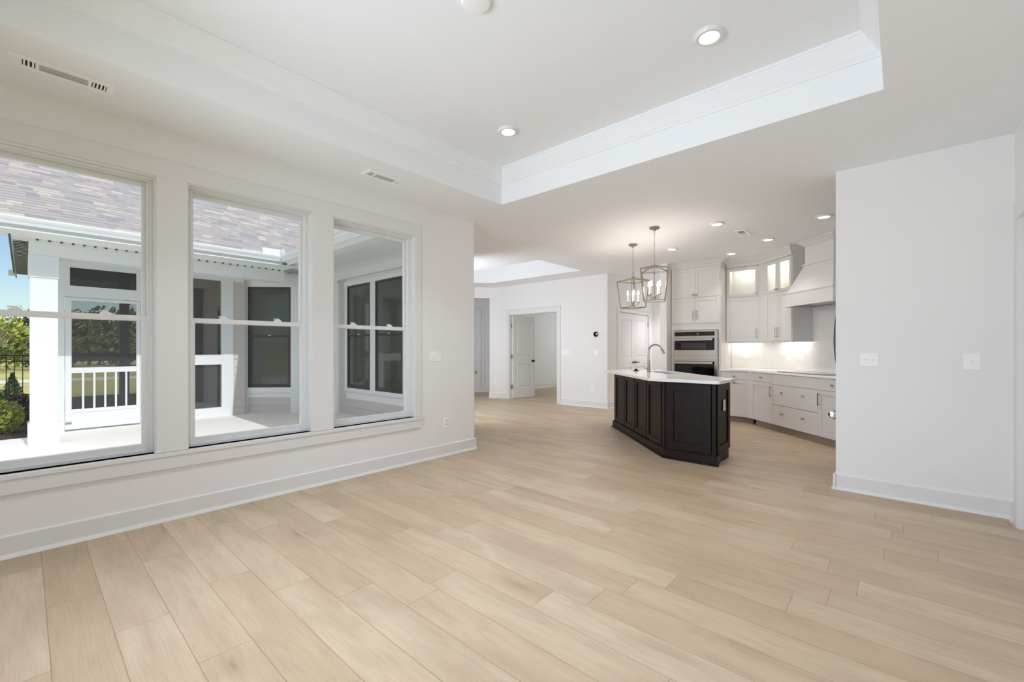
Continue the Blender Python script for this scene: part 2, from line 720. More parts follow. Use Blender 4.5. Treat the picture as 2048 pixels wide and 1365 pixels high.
# hall wall behind the end of the window wall
m = MB()
m.prism([(3.77, 4.0), (3.77, 4.15), (3.66, 4.15), (3.66, 5.12), (4.52, 5.12), (4.7, 5.12), (4.7, 5.05)], -0.25, CZ)
m.box(4.5, 4.7, 5.1, 9.05, -0.25, CZ)
m.prism([(4.5, 9.0), (4.7, 9.05), (4.7, 9.2), (3.25, 10.6), (3.05, 10.45)], -0.25, 3.0)
m.build('wall_courtyard', WALL, kind=ST)
m = MB()
m.box(-0.97, -0.85, -0.78, 0.35, 0, CZ)
m.box(-0.97, -0.85, 3.1, 4.0, 0, CZ)
m.box(-0.97, -0.85, 0.35, 3.1, 0, 0.5)
m.box(-0.97, -0.85, 0.35, 3.1, 2.55, CZ)
m.build('wall_back', WALL, kind=ST)
m = MB()
m.box(4.85, 4.98, -0.63, 0.43, 0, CZ)
m.build('wall_right', WALL, kind=ST)
m = MB()
m.box(4.62, 4.98, -0.78, -0.63, 0, CZ)
m.box(3.55, 4.62, -0.78, -0.63, 2.16, CZ)
m.box(-0.97, 3.55, -0.78, -0.63, 0, CZ)
m.box(4.98, 6.9, -0.63, -0.48, 0, CZ)
m.build('wall_front', WALL, kind=ST)
m = MB()                       # kitchen: wall along X=8.75 and the angled wall
m.box(8.753, 8.9, 1.6, 3.215, 0, CZ)


def P45(s, t):
    """point on the angled kitchen run: s along it, t out from the wall"""
    c = -7.077
    # x + y = -s*sqrt2 ; y - x = c + t*sqrt2
    sm = -s * sqrt(2)
    df = c + t * sqrt(2)
    return ((sm - df) / 2, (sm + df) / 2)


o45 = P45(0, 0)
K = Fr((o45[0], o45[1], 0), (-1, -1, 0), (-1, 1, 0))
m.box(-7.5, -4.2, -0.15, -0.003, 0, CZ, K)
m.build('wall_kitchen', WALL, kind=ST)
m = MB()                       # stub wall beside the oven tower and the wall behind it
m.box(7.91, 8.75, 3.22, 3.345, 0, CZ)
m.box(8.75, 10.4, 3.22, 3.345, 0, CZ)
m.build('wall_stub', WALL, kind=ST)
m = MB()                       # pantry hall
m.box(8.15, 8.66, 4.58, 4.72, 0, CZ)
m.box(10.14, 10.5, 4.58, 4.72, 0, CZ)
m.box(8.66, 10.14, 4.58, 4.72, 2.07, CZ)
m.box(10.36, 10.5, 3.345, 4.58, 0, CZ)
m.build('wall_pantry', WALL, kind=ST)
m = MB()                       # far wall with the double-door opening
DL, DR, DT = 7.36, 5.87, 2.12
m.box(8.15, 8.29, 4.72, DR, 0, CZ)
m.box(8.15, 8.29, DL, 7.72, 0, CZ)
m.box(8.15, 8.29, DR, DL, DT, CZ)
m.build('wall_far', WALL, kind=ST)
m = MB()                       # chamfered wall with the hall opening
FC = Fr((8.15, 7.72, 0), (-1, 1, 0), (-1, -1, 0))
m.box(0, 0.235, -0.14, 0, 0, CZ, FC)
m.box(0.235, 1.5, -0.14, 0, 2.56, CZ, FC)
m.box(1.5, 2.2, -0.14, 0, 0, CZ, FC)
m.build('wall_chamfer', WALL, kind=ST)
m = MB()
m.box(4.7, 6.7, 9.2, 9.35, 0, CZ)
m.prism([(8.29, 7.72), (8.29, 7.62), (9.3, 8.66), (14, 8.66), (14, 8.8), (9.2, 8.8)], 0, CZ)
m.prism([(9.22, 8.78), (9.42, 8.78), (7.0, 11.2), (6.9, 11.1)], 0, CZ)
m.box(6.55, 6.7, 9.2, 11.3, 0, CZ)
m.box(13.2, 13.35, 4.72, 8.66, 0, CZ)
m.box(8.29, 13.35, 4.72, 4.8, 0, CZ)
m.build('wall_bedroom', WALL, kind=ST)

# ---- baseboards (board + shoe) as one run each


def baseboard(name, F, s0, s1, h=0.135):
    m = MB()
    m.box(s0, s1, 0, 0.016, 0, h - 0.012, F)
    m.prism([(s0, 0), (s1, 0), (s1, 0.016), (s0, 0.016)], h - 0.012, h - 0.008, F)
    m.hull([F(s0, 0, h - 0.008), F(s1, 0, h - 0.008), F(s1, 0.016, h - 0.008), F(s0, 0.016, h - 0.008)],
           [F(s0, 0, h), F(s1, 0, h), F(s1, 0.007, h), F(s0, 0.007, h)])
    m.hull([F(s0, 0.016, 0), F(s1, 0.016, 0), F(s1, 0.034, 0), F(s0, 0.034, 0)],
           [F(s0, 0.016, 0.022), F(s1, 0.016, 0.022), F(s1, 0.022, 0.022), F(s0, 0.022, 0.022)])
    return m.build(name, TRIM, kind=ST)


baseboard('baseboard_left', Fr((0, 4.0, 0), (1, 0, 0), (0, -1, 0)), -0.85, 3.80)
baseboard('baseboard_right', Fr((4.85, 0, 0), (0, 1, 0), (-1, 0, 0)), -0.63, 0.45)
baseboard('baseboard_right_return', Fr((4.85, 0.43, 0), (1, 0, 0), (0, 1, 0)), -0.03, 0.12)
baseboard('baseboard_front', Fr((0, -0.63, 0), (1, 0, 0), (0, 1, 0)), 4.725, 4.83)
baseboard('baseboard_far', Fr((8.15, 0, 0), (0, 1, 0), (-1, 0, 0)), 4.57, DR - 0.1)
baseboard('baseboard_far_end', Fr((8.15, 0, 0), (0, 1, 0), (-1, 0, 0)), DL + 0.1, 7.73)
baseboard('baseboard_pantry', Fr((8.13, 4.58, 0), (1, 0, 0), (0, -1, 0)), 0, 0.44)
baseboard('baseboard_chamfer', FC, 0, 0.25)
baseboard('baseboard_bedroom', Fr((9.3, 8.66, 0), (1, 0, 0), (0, -1, 0)), 0, 3.9)
baseboard('baseboard_hall', Fr((10.4, 7.6, 0), (-1, 1, 0), (-1, -1, 0)), 1.72, 4.9)

# ---- casing on the front wall at the right edge of the picture
m = MB()
m.box(4.62, 4.72, -0.63, -0.607, 0, 2.26)
m.box(3.45, 4.72, -0.63, -0.605, 2.16, 2.28)
m.box(4.6, 4.62, -0.78, -0.612, 0, 2.16)
m.build('trim_2', TRIM, kind=ST)
t = empty('sun_block_door', (4.1, -0.72, 0), kind=ST)  # leaf added in the doorway to keep the sun out
MB().box(3.56, 4.595, -0.74, -0.70, 0.01, 2.155).build('leaf', TRIM, t)
# ---- casing of the double door
m = MB()
FF = Fr((8.15, 0, 0), (0, 1, 0), (-1, 0, 0))
m.box(DR - 0.095, DR, 0, 0.018, 0, DT, FF)
m.box(DL, DL + 0.095, 0, 0.018, 0, DT, FF)
m.box(DR - 0.1, DL + 0.1, 0, 0.02, DT, DT + 0.11, FF)
m.box(DR - 0.12, DL + 0.12, 0, 0.032, DT + 0.11, DT + 0.13, FF)
m.box(DR - 0.0, DR + 0.015, -0.14, 0, 0, DT, FF)
m.box(DL - 0.015, DL, -0.14, 0, 0, DT, FF)
m.box(DR, DL, -0.14, 0, DT - 0.015, DT, FF)
m.build('trim_3', TRIM, bevel=0.002, kind=ST)
# ---- casing of the pantry doors
m = MB()
FP = Fr((0, 4.58, 0), (1, 0, 0), (0, -1, 0))
m.box(8.57, 8.66, 0, 0.018, 0, 2.07, FP)
m.box(10.14, 10.23, 0, 0.018, 0, 2.07, FP)
m.box(8.56, 10.24, 0, 0.02, 2.07, 2.15, FP)
m.box(8.54, 10.26, 0, 0.03, 2.15, 2.165, FP)
m.build('trim_4', TRIM, bevel=0.002, kind=ST)


# =================================================================== WINDOWS
FWn = Fr((0, 4.0, 0), (1, 0, 0), (0, -1, 0))     # n positive = into the room


def dh_window(name, x0, x1):
    """double-hung white window set back in its opening"""
    t = empty(name, ((x0 + x1) / 2, 4.07, WB), kind=ST)
    e = 0.03
    f = MB()
    d0, d1 = -0.15, -0.066
    f.box(x0, x0 + e, d0, d1, WB, WT, FWn)
    f.box(x1 - e, x1, d0, d1, WB, WT, FWn)
    f.box(x0 + e, x1 - e, d0, d1, WT - e, WT, FWn)
    f.box(x0 + e, x1 - e, d0, d1, WB, WB + 0.022, FWn)
    f.box(x0 + e, x0 + e + 0.010, -0.112, d1 + 0.004, WB, WT, FWn)
    f.box(x1 - e - 0.010, x1 - e, -0.112, d1 + 0.004, WB, WT, FWn)
    f.build('window_frame', VINYL, t, bevel=0.002)
    a, b = x0 + e + 0.004, x1 - e - 0.004
    zm0, zm1 = 1.455, 1.492
    # upper sash, outer plane
    s = MB()
    n0, n1 = -0.145, -0.115
    s.box(a, a + 0.028, n0, n1, zm0, WT - e, FWn)
    s.box(b - 0.028, b, n0, n1, zm0, WT - e, FWn)
    s.box(a + 0.028, b - 0.028, n0, n1, WT - e - 0.035, WT - e, FWn)
    s.box(a + 0.028, b - 0.028, n0, n1, zm0, zm0 + 0.03, FWn)
    us = s.build('upper_sash', VINYL, t, bevel=0.002)
    MB().box(a + 0.026, b - 0.026, -0.132, -0.128, zm0 + 0.028, WT - e - 0.033, FWn).build('pane', GLASS, us)
    # lower sash, inner plane
    s = MB()
    n0, n1 = -0.112, -0.076
    s.box(a, a + 0.032, n0, n1, WB + 0.022, zm1, FWn)
    s.box(b - 0.032, b, n0, n1, WB + 0.022, zm1, FWn)
    s.box(a + 0.032, b - 0.032, n0, n1, zm1 - 0.036, zm1, FWn)
    s.box(a + 0.032, b - 0.032, n0, n1, WB + 0.022, WB + 0.066, FWn)
    ls = s.build('lower_sash', VINYL, t, bevel=0.002)
    MB().box(a + 0.03, b - 0.03, -0.098, -0.094, WB + 0.064, zm1 - 0.034, FWn).build('pane', GLASS, ls)
    for fx in (0.26, 0.74):
        cx = a + (b - a) * fx
        k = MB()
        k.box(cx - 0.03, cx + 0.03, -0.106, -0.084, zm1, zm1 + 0.008, FWn)
        k.hull([FWn(cx - 0.03, -0.104, zm1 + 0.008), FWn(cx + 0.03, -0.104, zm1 + 0.008), FWn(cx + 0.03, -0.086, zm1 + 0.008), FWn(cx - 0.03, -0.086, zm1 + 0.008)],
               [FWn(cx - 0.014, -0.1, zm1 + 0.02), FWn(cx + 0.014, -0.1, zm1 + 0.02), FWn(cx + 0.014, -0.09, zm1 + 0.02), FWn(cx - 0.014, -0.09, zm1 + 0.02)])
        k.box(cx - 0.034, cx + 0.012, -0.099, -0.091, zm1 + 0.02, zm1 + 0.026, FWn)
        k.build('sash_lock', VINYL, ls)
    return t


for i, (a, b) in enumerate(WIN):
    dh_window('window_%d' % (i + 1), a, b)

# casing around the three windows: head, mullion boards, side, stool and apron
m = MB()
XL, XR = WIN[0][0] - 0.09, WIN[2][1] + 0.075
m.box(XL, XR, 0, 0.014, WT, WT + 0.125, FWn)
for a, b in ((XL, WIN[0][0]), (WIN[0][1], WIN[1][0]), (WIN[1][1], WIN[2][0]), (WIN[2][1], XR)):
    m.box(a, b, 0, 0.014, WB, WT, FWn)
m.box(XL - 0.02, XR + 0.012, 0, 0.02, 0.378, WB - 0.03, FWn)
m.box(XL - 0.03, XR + 0.01, 0, 0.030, WB - 0.03, WB - 0.003, FWn)
for a, b in WIN:
    m.box(a, b, -0.066, 0.0, WB - 0.004, WB, FWn)
    # inner stops that line each opening
    m.box(b - 0.007, b, -0.066, 0.008, WB, WT, FWn)
    m.box(a, a + 0.007, -0.066, 0.008, WB, WT, FWn)
    m.box(a, b, -0.066, 0.008, WT - 0.010, WT, FWn)
    m.box(a, b, -0.066, -0.03, WT - 0.022, WT - 0.010, FWn)
m.build('trim_5', TRIM, bevel=0.0015, kind=ST)

# =================================================================== DOORS


def panel_door(m, F, s0, s1, z0, z1, n0, n1, panels, st=0.11):
    """slab with recessed, raised-edge panels on both faces; panels: list of (za, zb)"""
    m.box(s0, s0 + st, n0, n1, z0, z1, F)
    m.box(s1 - st, s1, n0, n1, z0, z1, F)
    zs = [z0] + [z for p in panels for z in p] + [z1]
    for i in range(0, len(zs), 2):
        m.box(s0 + st, s1 - st, n0, n1, zs[i], zs[i + 1], F)
    for a, b in panels:
        m.box(s0 + st, s1 - st, n0 + 0.011, n1 - 0.011, a, b, F)
        q = 0.03
        for nn, nq in ((n1 - 0.011, n1 - 0.003), (n0 + 0.011, n0 + 0.003)):
            A = [F(s0 + st + q, nn, a + q), F(s1 - st - q, nn, a + q), F(s1 - st - q, nn, b - q), F(s0 + st + q, nn, b - q)]
            q2 = q + 0.018
            B = [F(s0 + st + q2, nq, a + q2), F(s1 - st - q2, nq, a + q2), F(s1 - st - q2, nq, b - q2), F(s0 + st + q2, nq, b - q2)]
            m.hull(A, B)
    return m


def lever(F, s, z, n, sgn, parent, name='door_lever', back=None):
    for nn, d in ((n, 1),) + (((back, -1),) if back is not None else ()):
        k = MB()
        G = Fr(F(s, nn, z), F.a, F.z, F.n * d)
        k.lathe([(0.001, 0), (0.03, 0), (0.03, 0.006), (0.012, 0.012), (0.011, 0.05), (0.001, 0.052)], G, 16)
        k.tube([F(s, nn + d * 0.045, z), F(s + sgn * 0.06, nn + d * 0.052, z), F(s + sgn * 0.115, nn + d * 0.046, z - 0.004)], 0.009, 8)
        k.build(name, DARKMETAL if name == 'door_lever' else NICKEL, parent, smooth=True)


def hinges(F, s, n, zs, parent):
    for z in zs:
        k = MB()
        k.tube([F(s, n, z - 0.05), F(s, n, z + 0.05)], 0.0085, 8)
        k.box(s - 0.03, s + 0.002, n - 0.012, n - 0.002, z - 0.05, z + 0.05, F)
        k.build('hinge', NICKEL, parent)


# open leaf of the double door
ang = radians(-11)
FD = Fr((8.24, 7.335, 0), (cos(ang), sin(ang), 0), (-sin(ang) * -1, -cos(ang), 0))
t = empty('door_1', (8.24, 7.335, 0), kind=ST)
m = panel_door(MB(), FD, 0.012, 0.73, 0.012, 2.09, -0.018, 0.018, [(0.27, 0.88), (1.06, 1.93)])
m.build('leaf', TRIM, t)
hinges(FD, 0.0, 0.014, (0.3, 1.06, 1.84), t)
k = MB()
G = Fr(FD(0.66, 0.018, 0.945), FD.a, FD.z, FD.n)
k.lathe([(0.001, 0), (0.032, 0), (0.032, 0.006), (0.011, 0.012), (0.011, 0.03), (0.026, 0.042), (0.028, 0.055), (0.02, 0.066), (0.001, 0.07)], G, 20)
k.build('door_knob', DARKMETAL, t, smooth=True)

# pantry pair
t = empty('door_2', (9.4, 4.6, 0), kind=ST)
for s0, s1, hs, sg, nm in ((8.668, 9.398, 8.662, 1, 'left'), (9.402, 10.132, 10.138, -1, 'right')):
    lf = panel_door(MB(), FP, s0, s1, 0.012, 2.062, -0.045, -0.01, [(0.24, 0.84), (1.06, 1.93)], 0.12).build('leaf', TRIM, t)
    hinges(FP, hs, -0.008, (0.3, 1.06, 1.84), lf)
    lever(FP, 9.40 + (-0.055 if nm == 'left' else 0.055), 0.95, -0.01, -sg if nm == 'left' else 1, lf)

# hall doors: one in the hall at the back, one in the hidden angled wall beside the windows
FH = Fr((10.4, 7.6, 0), (-1, 1, 0), (-1, -1, 0))
t = empty('door_3', tuple(FH(2.5, 0.02, 0)), kind=ST)
panel_door(MB(), FH, 2.15, 2.95, 0.012, 2.42, 0.002, 0.03, [(0.27, 0.95), (1.12, 2.25)], 0.11).build('leaf', TRIM, t)
m = MB()
m.box(2.05, 2.14, 0, 0.035, 0, 2.43, FH)
m.box(2.96, 3.05, 0, 0.035, 0, 2.43, FH)
m.box(2.03, 3.07, 0, 0.038, 2.43, 2.53, FH)
m.build('trim_6', TRIM, kind=ST)
av = Vector((4.7 - 3.77, 5.05 - 4.0, 0)).normalized()
FG = Fr((3.77, 4.0, 0), av, (av.y, -av.x, 0))
t = empty('door_4', tuple(FG(0.6, 0.01, 0)), kind=ST)
panel_door(MB(), FG, 0.2, 1.05, 0.012, 2.09, 0.001, 0.012, [], 0.11).build('leaf', TRIM, t)
k = MB()
k.lathe([(0.001, 0), (0.03, 0), (0.03, 0.006), (0.011, 0.012), (0.011, 0.02), (0.024, 0.026), (0.027, 0.034), (0.02, 0.041), (0.001, 0.043)],
        Fr(FG(0.28, 0.012, 0.945), FG.a, FG.z, FG.n), 20)
k.build('door_knob', NICKEL, t, smooth=True)

# =================================================================== CEILING FIXTURES


def recessed(loc, label, mat_lens, power, color):
    x, y, z = loc
    t = empty('recessed_light', (x, y, z), label, 'ceiling light', 'recessed ceiling lights')
    MB().lathe([(0.056, -0.003), (0.058, -0.018), (0.066, -0.022), (0.078, -0.02), (0.09, -0.004), (0.092, 0), (0.056, 0)],
               Fr((x, y, z)), 32).build('trim_ring', TRIM, t, smooth=True)
    MB().lathe([(0.001, -0.004), (0.0565, -0.004), (0.0565, -0.012), (0.001, -0.015)], Fr((x, y, z)), 32).build('lens', mat_lens, t, smooth=True)
    lamp('downlight', (x, y, z - 0.03), power, color, 0.05, t, 105)
    return t


CW = (0.90, 0.95, 1.075)
WW = (0.99, 0.955, 0.99)
recessed((2.872, 2.606, TZ), 'white recessed light at the far left of the raised tray ceiling', LENS, 46, CW)
recessed((2.83, 0.884, TZ), 'large white recessed light at the near right of the raised tray ceiling', LENS, 46, CW)
recessed((0.5, 2.606, TZ), 'white recessed light in the raised tray ceiling above the leftmost window', LENS, 46, CW)
recessed((0.5, 0.884, TZ), 'white recessed light in the raised tray ceiling above the camera', LENS, 46, CW)
KP = 14.5
recessed((6.345, 0.676, CZ), 'kitchen recessed light nearest the right wall edge, before the range hood', LENSWARM, KP, WW)
recessed((5.824, 1.724, CZ), 'kitchen recessed light over the island right of the near pendant', LENSWARM, KP, WW)
recessed((7.129, 1.418, CZ), 'kitchen recessed light behind the small square ceiling vent', LENSWARM, KP, WW)
recessed((6.811, 2.687, CZ), 'kitchen recessed light just right of the near pendant chain, above the ovens', LENSWARM, KP, WW)
recessed((7.78, 2.08, CZ), 'kitchen recessed light close to the glass-door corner cabinet', LENSWARM, KP, WW)
recessed((9.9, 3.75, CZ), 'added unseen lamp brightening the pantry hall, behind the oven cabinet wall', LENSWARM, 68, WW)  # lamp added out of view to brighten the pantry wall
# lamps added out of view to light the great room
recessed((6.8, 5.6, TZ), 'added unseen light in the far tray ceiling before the double door', LENS, 16, CW)
recessed((6.8, 7.2, TZ), 'added unseen light in the far tray ceiling before the hall opening', LENS, 16, CW)

x, y = 1.685, 1.771
MB().lathe([(0.001, 0), (0.085, 0), (0.085, -0.006), (0.075, -0.022), (0.06, -0.026), (0.001, -0.026)], Fr((x, y, TZ)), 32).build(
    'ceiling_cover', PLATE, smooth=True, label='round white cover plate in the middle of the tray ceiling', cat='cover plate', loc=(x, y, TZ))


def vent(name, F, w, h, groups, label):
    """F: origin at the centre of the register; x along, y across, z down from the ceiling"""
    t = empty(name, tuple(F.o), label, 'vent')
    m = MB()
    hx, hy = w / 2, h / 2
        # plate built as strips around the louvre openings
    xs = [-hx] + [v for g in groups for v in (g[0], g[1])] + [hx]
    y0, y1 = -hy + h * 0.24, hy - h * 0.24
    for i in range(0, len(xs), 2):
        m.box(xs[i], xs[i + 1], y0, y1, 0, 0.008, F)
    m.box(-hx, hx, -hy, y0, 0, 0.008, F)
    m.box(-hx, hx, y1, hy, 0, 0.008, F)
    m.build('face_plate', PLATE, t, bevel=0.0015)
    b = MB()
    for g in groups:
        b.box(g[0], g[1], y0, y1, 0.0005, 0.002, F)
    b.build('duct_shade', VENTDARK, t)  # flat plate coloured dark as the shade behind the louvres
    l = MB()
    for g in groups:
        if g[2] == 'x':
            n = max(3, int((g[1] - g[0]) / 0.0155))
            for i in range(n):
                xx = g[0] + (i + 0.5) * (g[1] - g[0]) / n
                l.box(xx - 0.004, xx + 0.0035, y0, y1, 0.002, 0.0085, F)
        else:
            n = 7
            for i in range(1, n):
                yy = y0 + i * (y1 - y0) / n
                l.box(g[0], g[1], yy - 0.0014, yy + 0.0014, 0.002, 0.0045, F)
    l.build('louvre', PLATE, t)
    return t


DN = (0, 0, -1)
vent('ceiling_vent', Fr((0.16, 3.607, CZ), (1, 0, 0), (0, -1, 0), DN), 0.43, 0.145,
     [(-0.165, -0.115, 'x'), (-0.10, 0.097, 'y'), (0.113, 0.178, 'x')], 'long white ceiling vent above the leftmost window')
vent('ceiling_vent', Fr((2.23, 3.565, CZ), (1, 0, 0), (0, -1, 0), DN), 0.40, 0.145,
     [(-0.165, -0.112, 'y'), (-0.10, 0.10, 'y'), (0.116, 0.165, 'x')], 'long white ceiling vent above the third window near the tray corner')
vent('ceiling_vent', Fr((6.56, 1.60, CZ), (1, 0, 0), (0, -1, 0), DN), 0.40, 0.14,
     [(-0.17, -0.02, 'y'), (-0.0, 0.05, 'y')], 'small white vent in the kitchen ceiling right of the pendants')

# =================================================================== SWITCHES AND OUTLETS


def wall_plate(name, F, s, z, w, h, kinds, label, cat, parts=True):
    t = empty(name, tuple(F(s, 0, z)), label, cat)
    MB().box(s - w / 2, s + w / 2, 0, 0.006, z - h / 2, z + h / 2, F).build('cover_plate', PLATE, t, bevel=0.003)
    n = len(kinds)
    for i, kd in enumerate(kinds):
        cx = s + (i - (n - 1) / 2) * 0.046
        if kd == 'toggle':
            k = MB()
            k.box(cx - 0.005, cx + 0.005, 0.006, 0.0075, z - 0.012, z + 0.012, F)
            k.hull([F(cx - 0.004, 0.0075, z - 0.006), F(cx + 0.004, 0.0075, z - 0.006), F(cx + 0.004, 0.0075, z + 0.006), F(cx - 0.004, 0.0075, z + 0.006)],
                   [F(cx - 0.003, 0.02, z + 0.004), F(cx + 0.003, 0.02, z + 0.004), F(cx + 0.003, 0.02, z + 0.012), F(cx - 0.003, 0.02, z + 0.012)])
            k.build('toggle', PLATE, t)
        elif kd == 'rocker':
            MB().box(cx - 0.016, cx + 0.016, 0.006, 0.010, z - 0.033, z + 0.033, F).build('rocker', PLATE, t, bevel=0.002)
        elif kd == 'outlet':
            for dz in (-0.02, 0.02):
                MB().box(cx - 0.017, cx + 0.017, 0.006, 0.0085, z + dz - 0.014, z + dz + 0.014, F).build('receptacle', PLATE, t, bevel=0.002)
            for dz in (-0.02, 0.02):
                MB().box(cx - 0.0085, cx + 0.0085, 0.0085, 0.0088, z + dz - 0.001, z + dz + 0.006, F).build('slot', SLOT, t)
        elif kd == 'coax':
            k = MB()
            k.lathe([(0.001, 0.006), (0.006, 0.006), (0.006, 0.015), (0.0015, 0.015), (0.001, 0.02)], Fr(F(cx, 0, z), F.a, F.z, F.n), 12)
            k.build('jack', NICKEL, t)
    return t


FR = Fr((4.85, 0, 0), (0, 1, 0), (-1, 0, 0))
wall_plate('light_switch', FWn, 3.16, 1.165, 0.163, 0.115, ['toggle'] * 3, 'white triple light switch on the window wall beside the third window', 'switch')
wall_plate('wall_outlet', FWn, 3.32, 0.383, 0.072, 0.116, ['outlet'], 'white outlet low on the window wall above the baseboard', 'outlet')
wall_plate('light_switch', FR, 0.199, 1.158, 0.128, 0.115, ['toggle'] * 2, 'white double light switch near the kitchen edge of the right wall', 'switch')
wall_plate('light_switch', FR, -0.414, 1.156, 0.092, 0.128, ['toggle'], 'white single switch near the doorway end of the right wall', 'switch')
wall_plate('light_switch', FF, 5.64, 1.183, 0.21, 0.115, ['rocker'] * 4, 'white switch bank just right of the open double door', 'switch')
wall_plate('light_switch', FF, 4.85, 1.18, 0.118, 0.115, ['rocker'] * 2, 'white switch below the black round thermostat', 'switch')
wall_plate('wall_outlet', FF, 4.94, 0.40, 0.072, 0.116, ['outlet'], 'white outlet low on the far wall under the thermostat', 'outlet')
wall_plate('wall_outlet', FC, 0.13, 0.40, 0.072, 0.116, ['outlet'], 'white outlet low on the narrow wall left of the open door', 'outlet')

t = empty('thermostat', (8.15, 4.855, 1.57), 'round black thermostat on the white far wall', 'thermostat')
G = Fr((8.15, 4.855, 1.57), (0, 1, 0), (0, 0, 1), (-1, 0, 0))
MB().lathe([(0.001, 0.0), (0.05, 0.0), (0.054, 0.02), (0.05, 0.028), (0.001, 0.03)], G, 28).build('body', BLACK, t, smooth=True)
MB().box(-0.05, -0.022, -0.008, 0.02, 0.0295, 0.0315, G).build('display', PLATE, t)

# =================================================================== KITCHEN


def shaker(m, F, s0, s1, z0, z1, n, fr=0.055, rec=0.007, th=0.019):
    m.box(s0, s0 + fr, n, n + th, z0, z1, F)
    m.box(s1 - fr, s1, n, n + th, z0, z1, F)
    m.box(s0 + fr, s1 - fr, n, n + th, z0, z0 + fr, F)
    m.box(s0 + fr, s1 - fr, n, n + th, z1 - fr, z1, F)
    m.box(s0 + fr, s1 - fr, n, n + th - rec, z0 + fr, z1 - fr, F)
    return m


def pull(F, s, z, n, parent, L=0.16):
    k = MB()
    k.tube([F(s, n + 0.032, z - L / 2), F(s, n + 0.032, z + L / 2)], 0.0055, 8)
    for dz in (-L / 2 + 0.012, L / 2 - 0.012):
        k.tube([F(s, n, z + dz), F(s, n + 0.032, z + dz)], 0.0045, 8)
    k.build('handle', NICKEL, parent, smooth=True)


def knob(F, s, z, n, parent):
    k = MB()
    k.lathe([(0.001, 0), (0.009, 0), (0.0065, 0.005), (0.006, 0.016), (0.015, 0.021), (0.016, 0.027), (0.012, 0.031), (0.001, 0.032)], Fr(F(s, n, z), F.a, F.z, F.n), 16)
    k.build('knob', NICKEL, parent, smooth=True)


def door(F, s0, s1, z0, z1, n, parent, handle=None, glassy=False, name='door'):
    m = MB()
    if glassy:
        fr, th = 0.05, 0.019
        m.box(s0, s0 + fr, n, n + th, z0, z1, F)
        m.box(s1 - fr, s1, n, n + th, z0, z1, F)
        m.box(s0 + fr, s1 - fr, n, n + th, z0, z0 + fr, F)
        m.box(s0 + fr, s1 - fr, n, n + th, z1 - fr, z1, F)
    else:
        shaker(m, F, s0, s1, z0, z1, n)
    d = m.build(name, CAB, parent, bevel=0.0015)
    if glassy:
        MB().box(s0 + 0.048, s1 - 0.048, n + 0.006, n + 0.010, z0 + 0.048, z1 - 0.048, F).build('pane', GLASS, d)
    if handle:
        kind, hs, hz = handle
        (pull if kind == 'pull' else knob)(F, hs, hz, n + 0.019, d)
    return d


def drawer(F, s0, s1, z0, z1, n, parent, knobs=(), name='drawer'):
    d = MB().box(s0, s1, n, n + 0.019, z0, z1, F).build(name, CAB, parent, bevel=0.002)
    for ks, kz in knobs:
        knob(F, ks, kz, n + 0.019, d)
    return d


# frames: X run (front faces -X); s increases towards -Y (to the right in the picture)
KX = Fr((8.75, 0, 0), (0, -1, 0), (-1, 0, 0))          # n = distance from the wall
g = 0.003

# --- oven tower
t = empty('oven_tower_cabinet', (8.42, 2.78, 0), 'tall white cabinet that holds the double wall oven', 'cabinet')
m = MB()
n0 = 0.63
m.box(-3.21, -2.34, 0.0, n0, 1.60, 2.73, KX)
m.box(-3.21, -3.17, 0.0, n0, 0.1, 1.60, KX)
m.box(-2.38, -2.34, 0.0, n0, 0.0, 1.60, KX)
m.box(-3.17, -2.38, 0.0, n0, 0.1, 0.42, KX)
m.build('carcass', CAB, t, bevel=0.0015)
m = MB()
m.box(-3.215, -2.335, 0.0, n0 + 0.012, 2.73, CZ - 0.075, KX)
m.hull([KX(-3.215, 0, CZ - 0.075), KX(-2.325, 0, CZ - 0.075), KX(-2.325, n0 + 0.02, CZ - 0.075), KX(-3.215, n0 + 0.02, CZ - 0.075)],
       [KX(-3.215, 0, CZ - 0.002), KX(-2.27, 0, CZ - 0.002), KX(-2.27, n0 + 0.08, CZ - 0.002), KX(-3.215, n0 + 0.08, CZ - 0.002)])
m.build('crown', CAB, t)
cx = -2.775
door(KX, -3.2, cx - g / 2, 2.19, 2.715, n0, t, ('knob', cx - 0.03, 2.235))
door(KX, cx + g / 2, -2.35, 2.19, 2.715, n0, t, ('knob', cx + 0.03, 2.235))
door(KX, -3.2, cx - g / 2, 1.725, 2.182, n0, t, ('pull', cx - 0.03, 1.87))
door(KX, cx + g / 2, -2.35, 1.725, 2.182, n0, t, ('pull', cx + 0.03, 1.87))

# --- double wall oven
t = empty('wall_oven', (8.1, 2.775, 0.42), 'stainless steel double wall oven with black glass in the tall cabinet', 'oven')
a, b = -3.165, -2.385
m = MB()
m.box(a, b, n0 - 0.5, n0 + 0.012, 0.43, 1.595, KX)
m.build('housing', STEEL, t, bevel=0.002)
q = MB().box(a + 0.003, b - 0.003, n0 + 0.012, n0 + 0.03, 1.485, 1.59, KX).build('control_panel', STEEL, t, bevel=0.002)
MB().box(a + 0.025, b - 0.05, n0 + 0.03, n0 + 0.032, 1.492, 1.565, KX).build('touch_screen', BLACKGLASS, q)
k = MB()
k.lathe([(0.001, 0), (0.018, 0), (0.018, 0.001), (0.014, 0.0015), (0.014, 0.001), (0.001, 0.001)], Fr(KX(-2.72, n0 + 0.032, 1.528), KX.a, KX.z, KX.n), 20)
k.build('dial', mat('panel_marking', (120, 120, 122), 0.4), q)
for i in range(9):
    if i not in (4, 5):
        MB().box(-3.0 + i * 0.058, -2.985 + i * 0.058, n0 + 0.032, n0 + 0.0325, 1.525, 1.531, KX).build('button', MATS['panel_marking'], q)


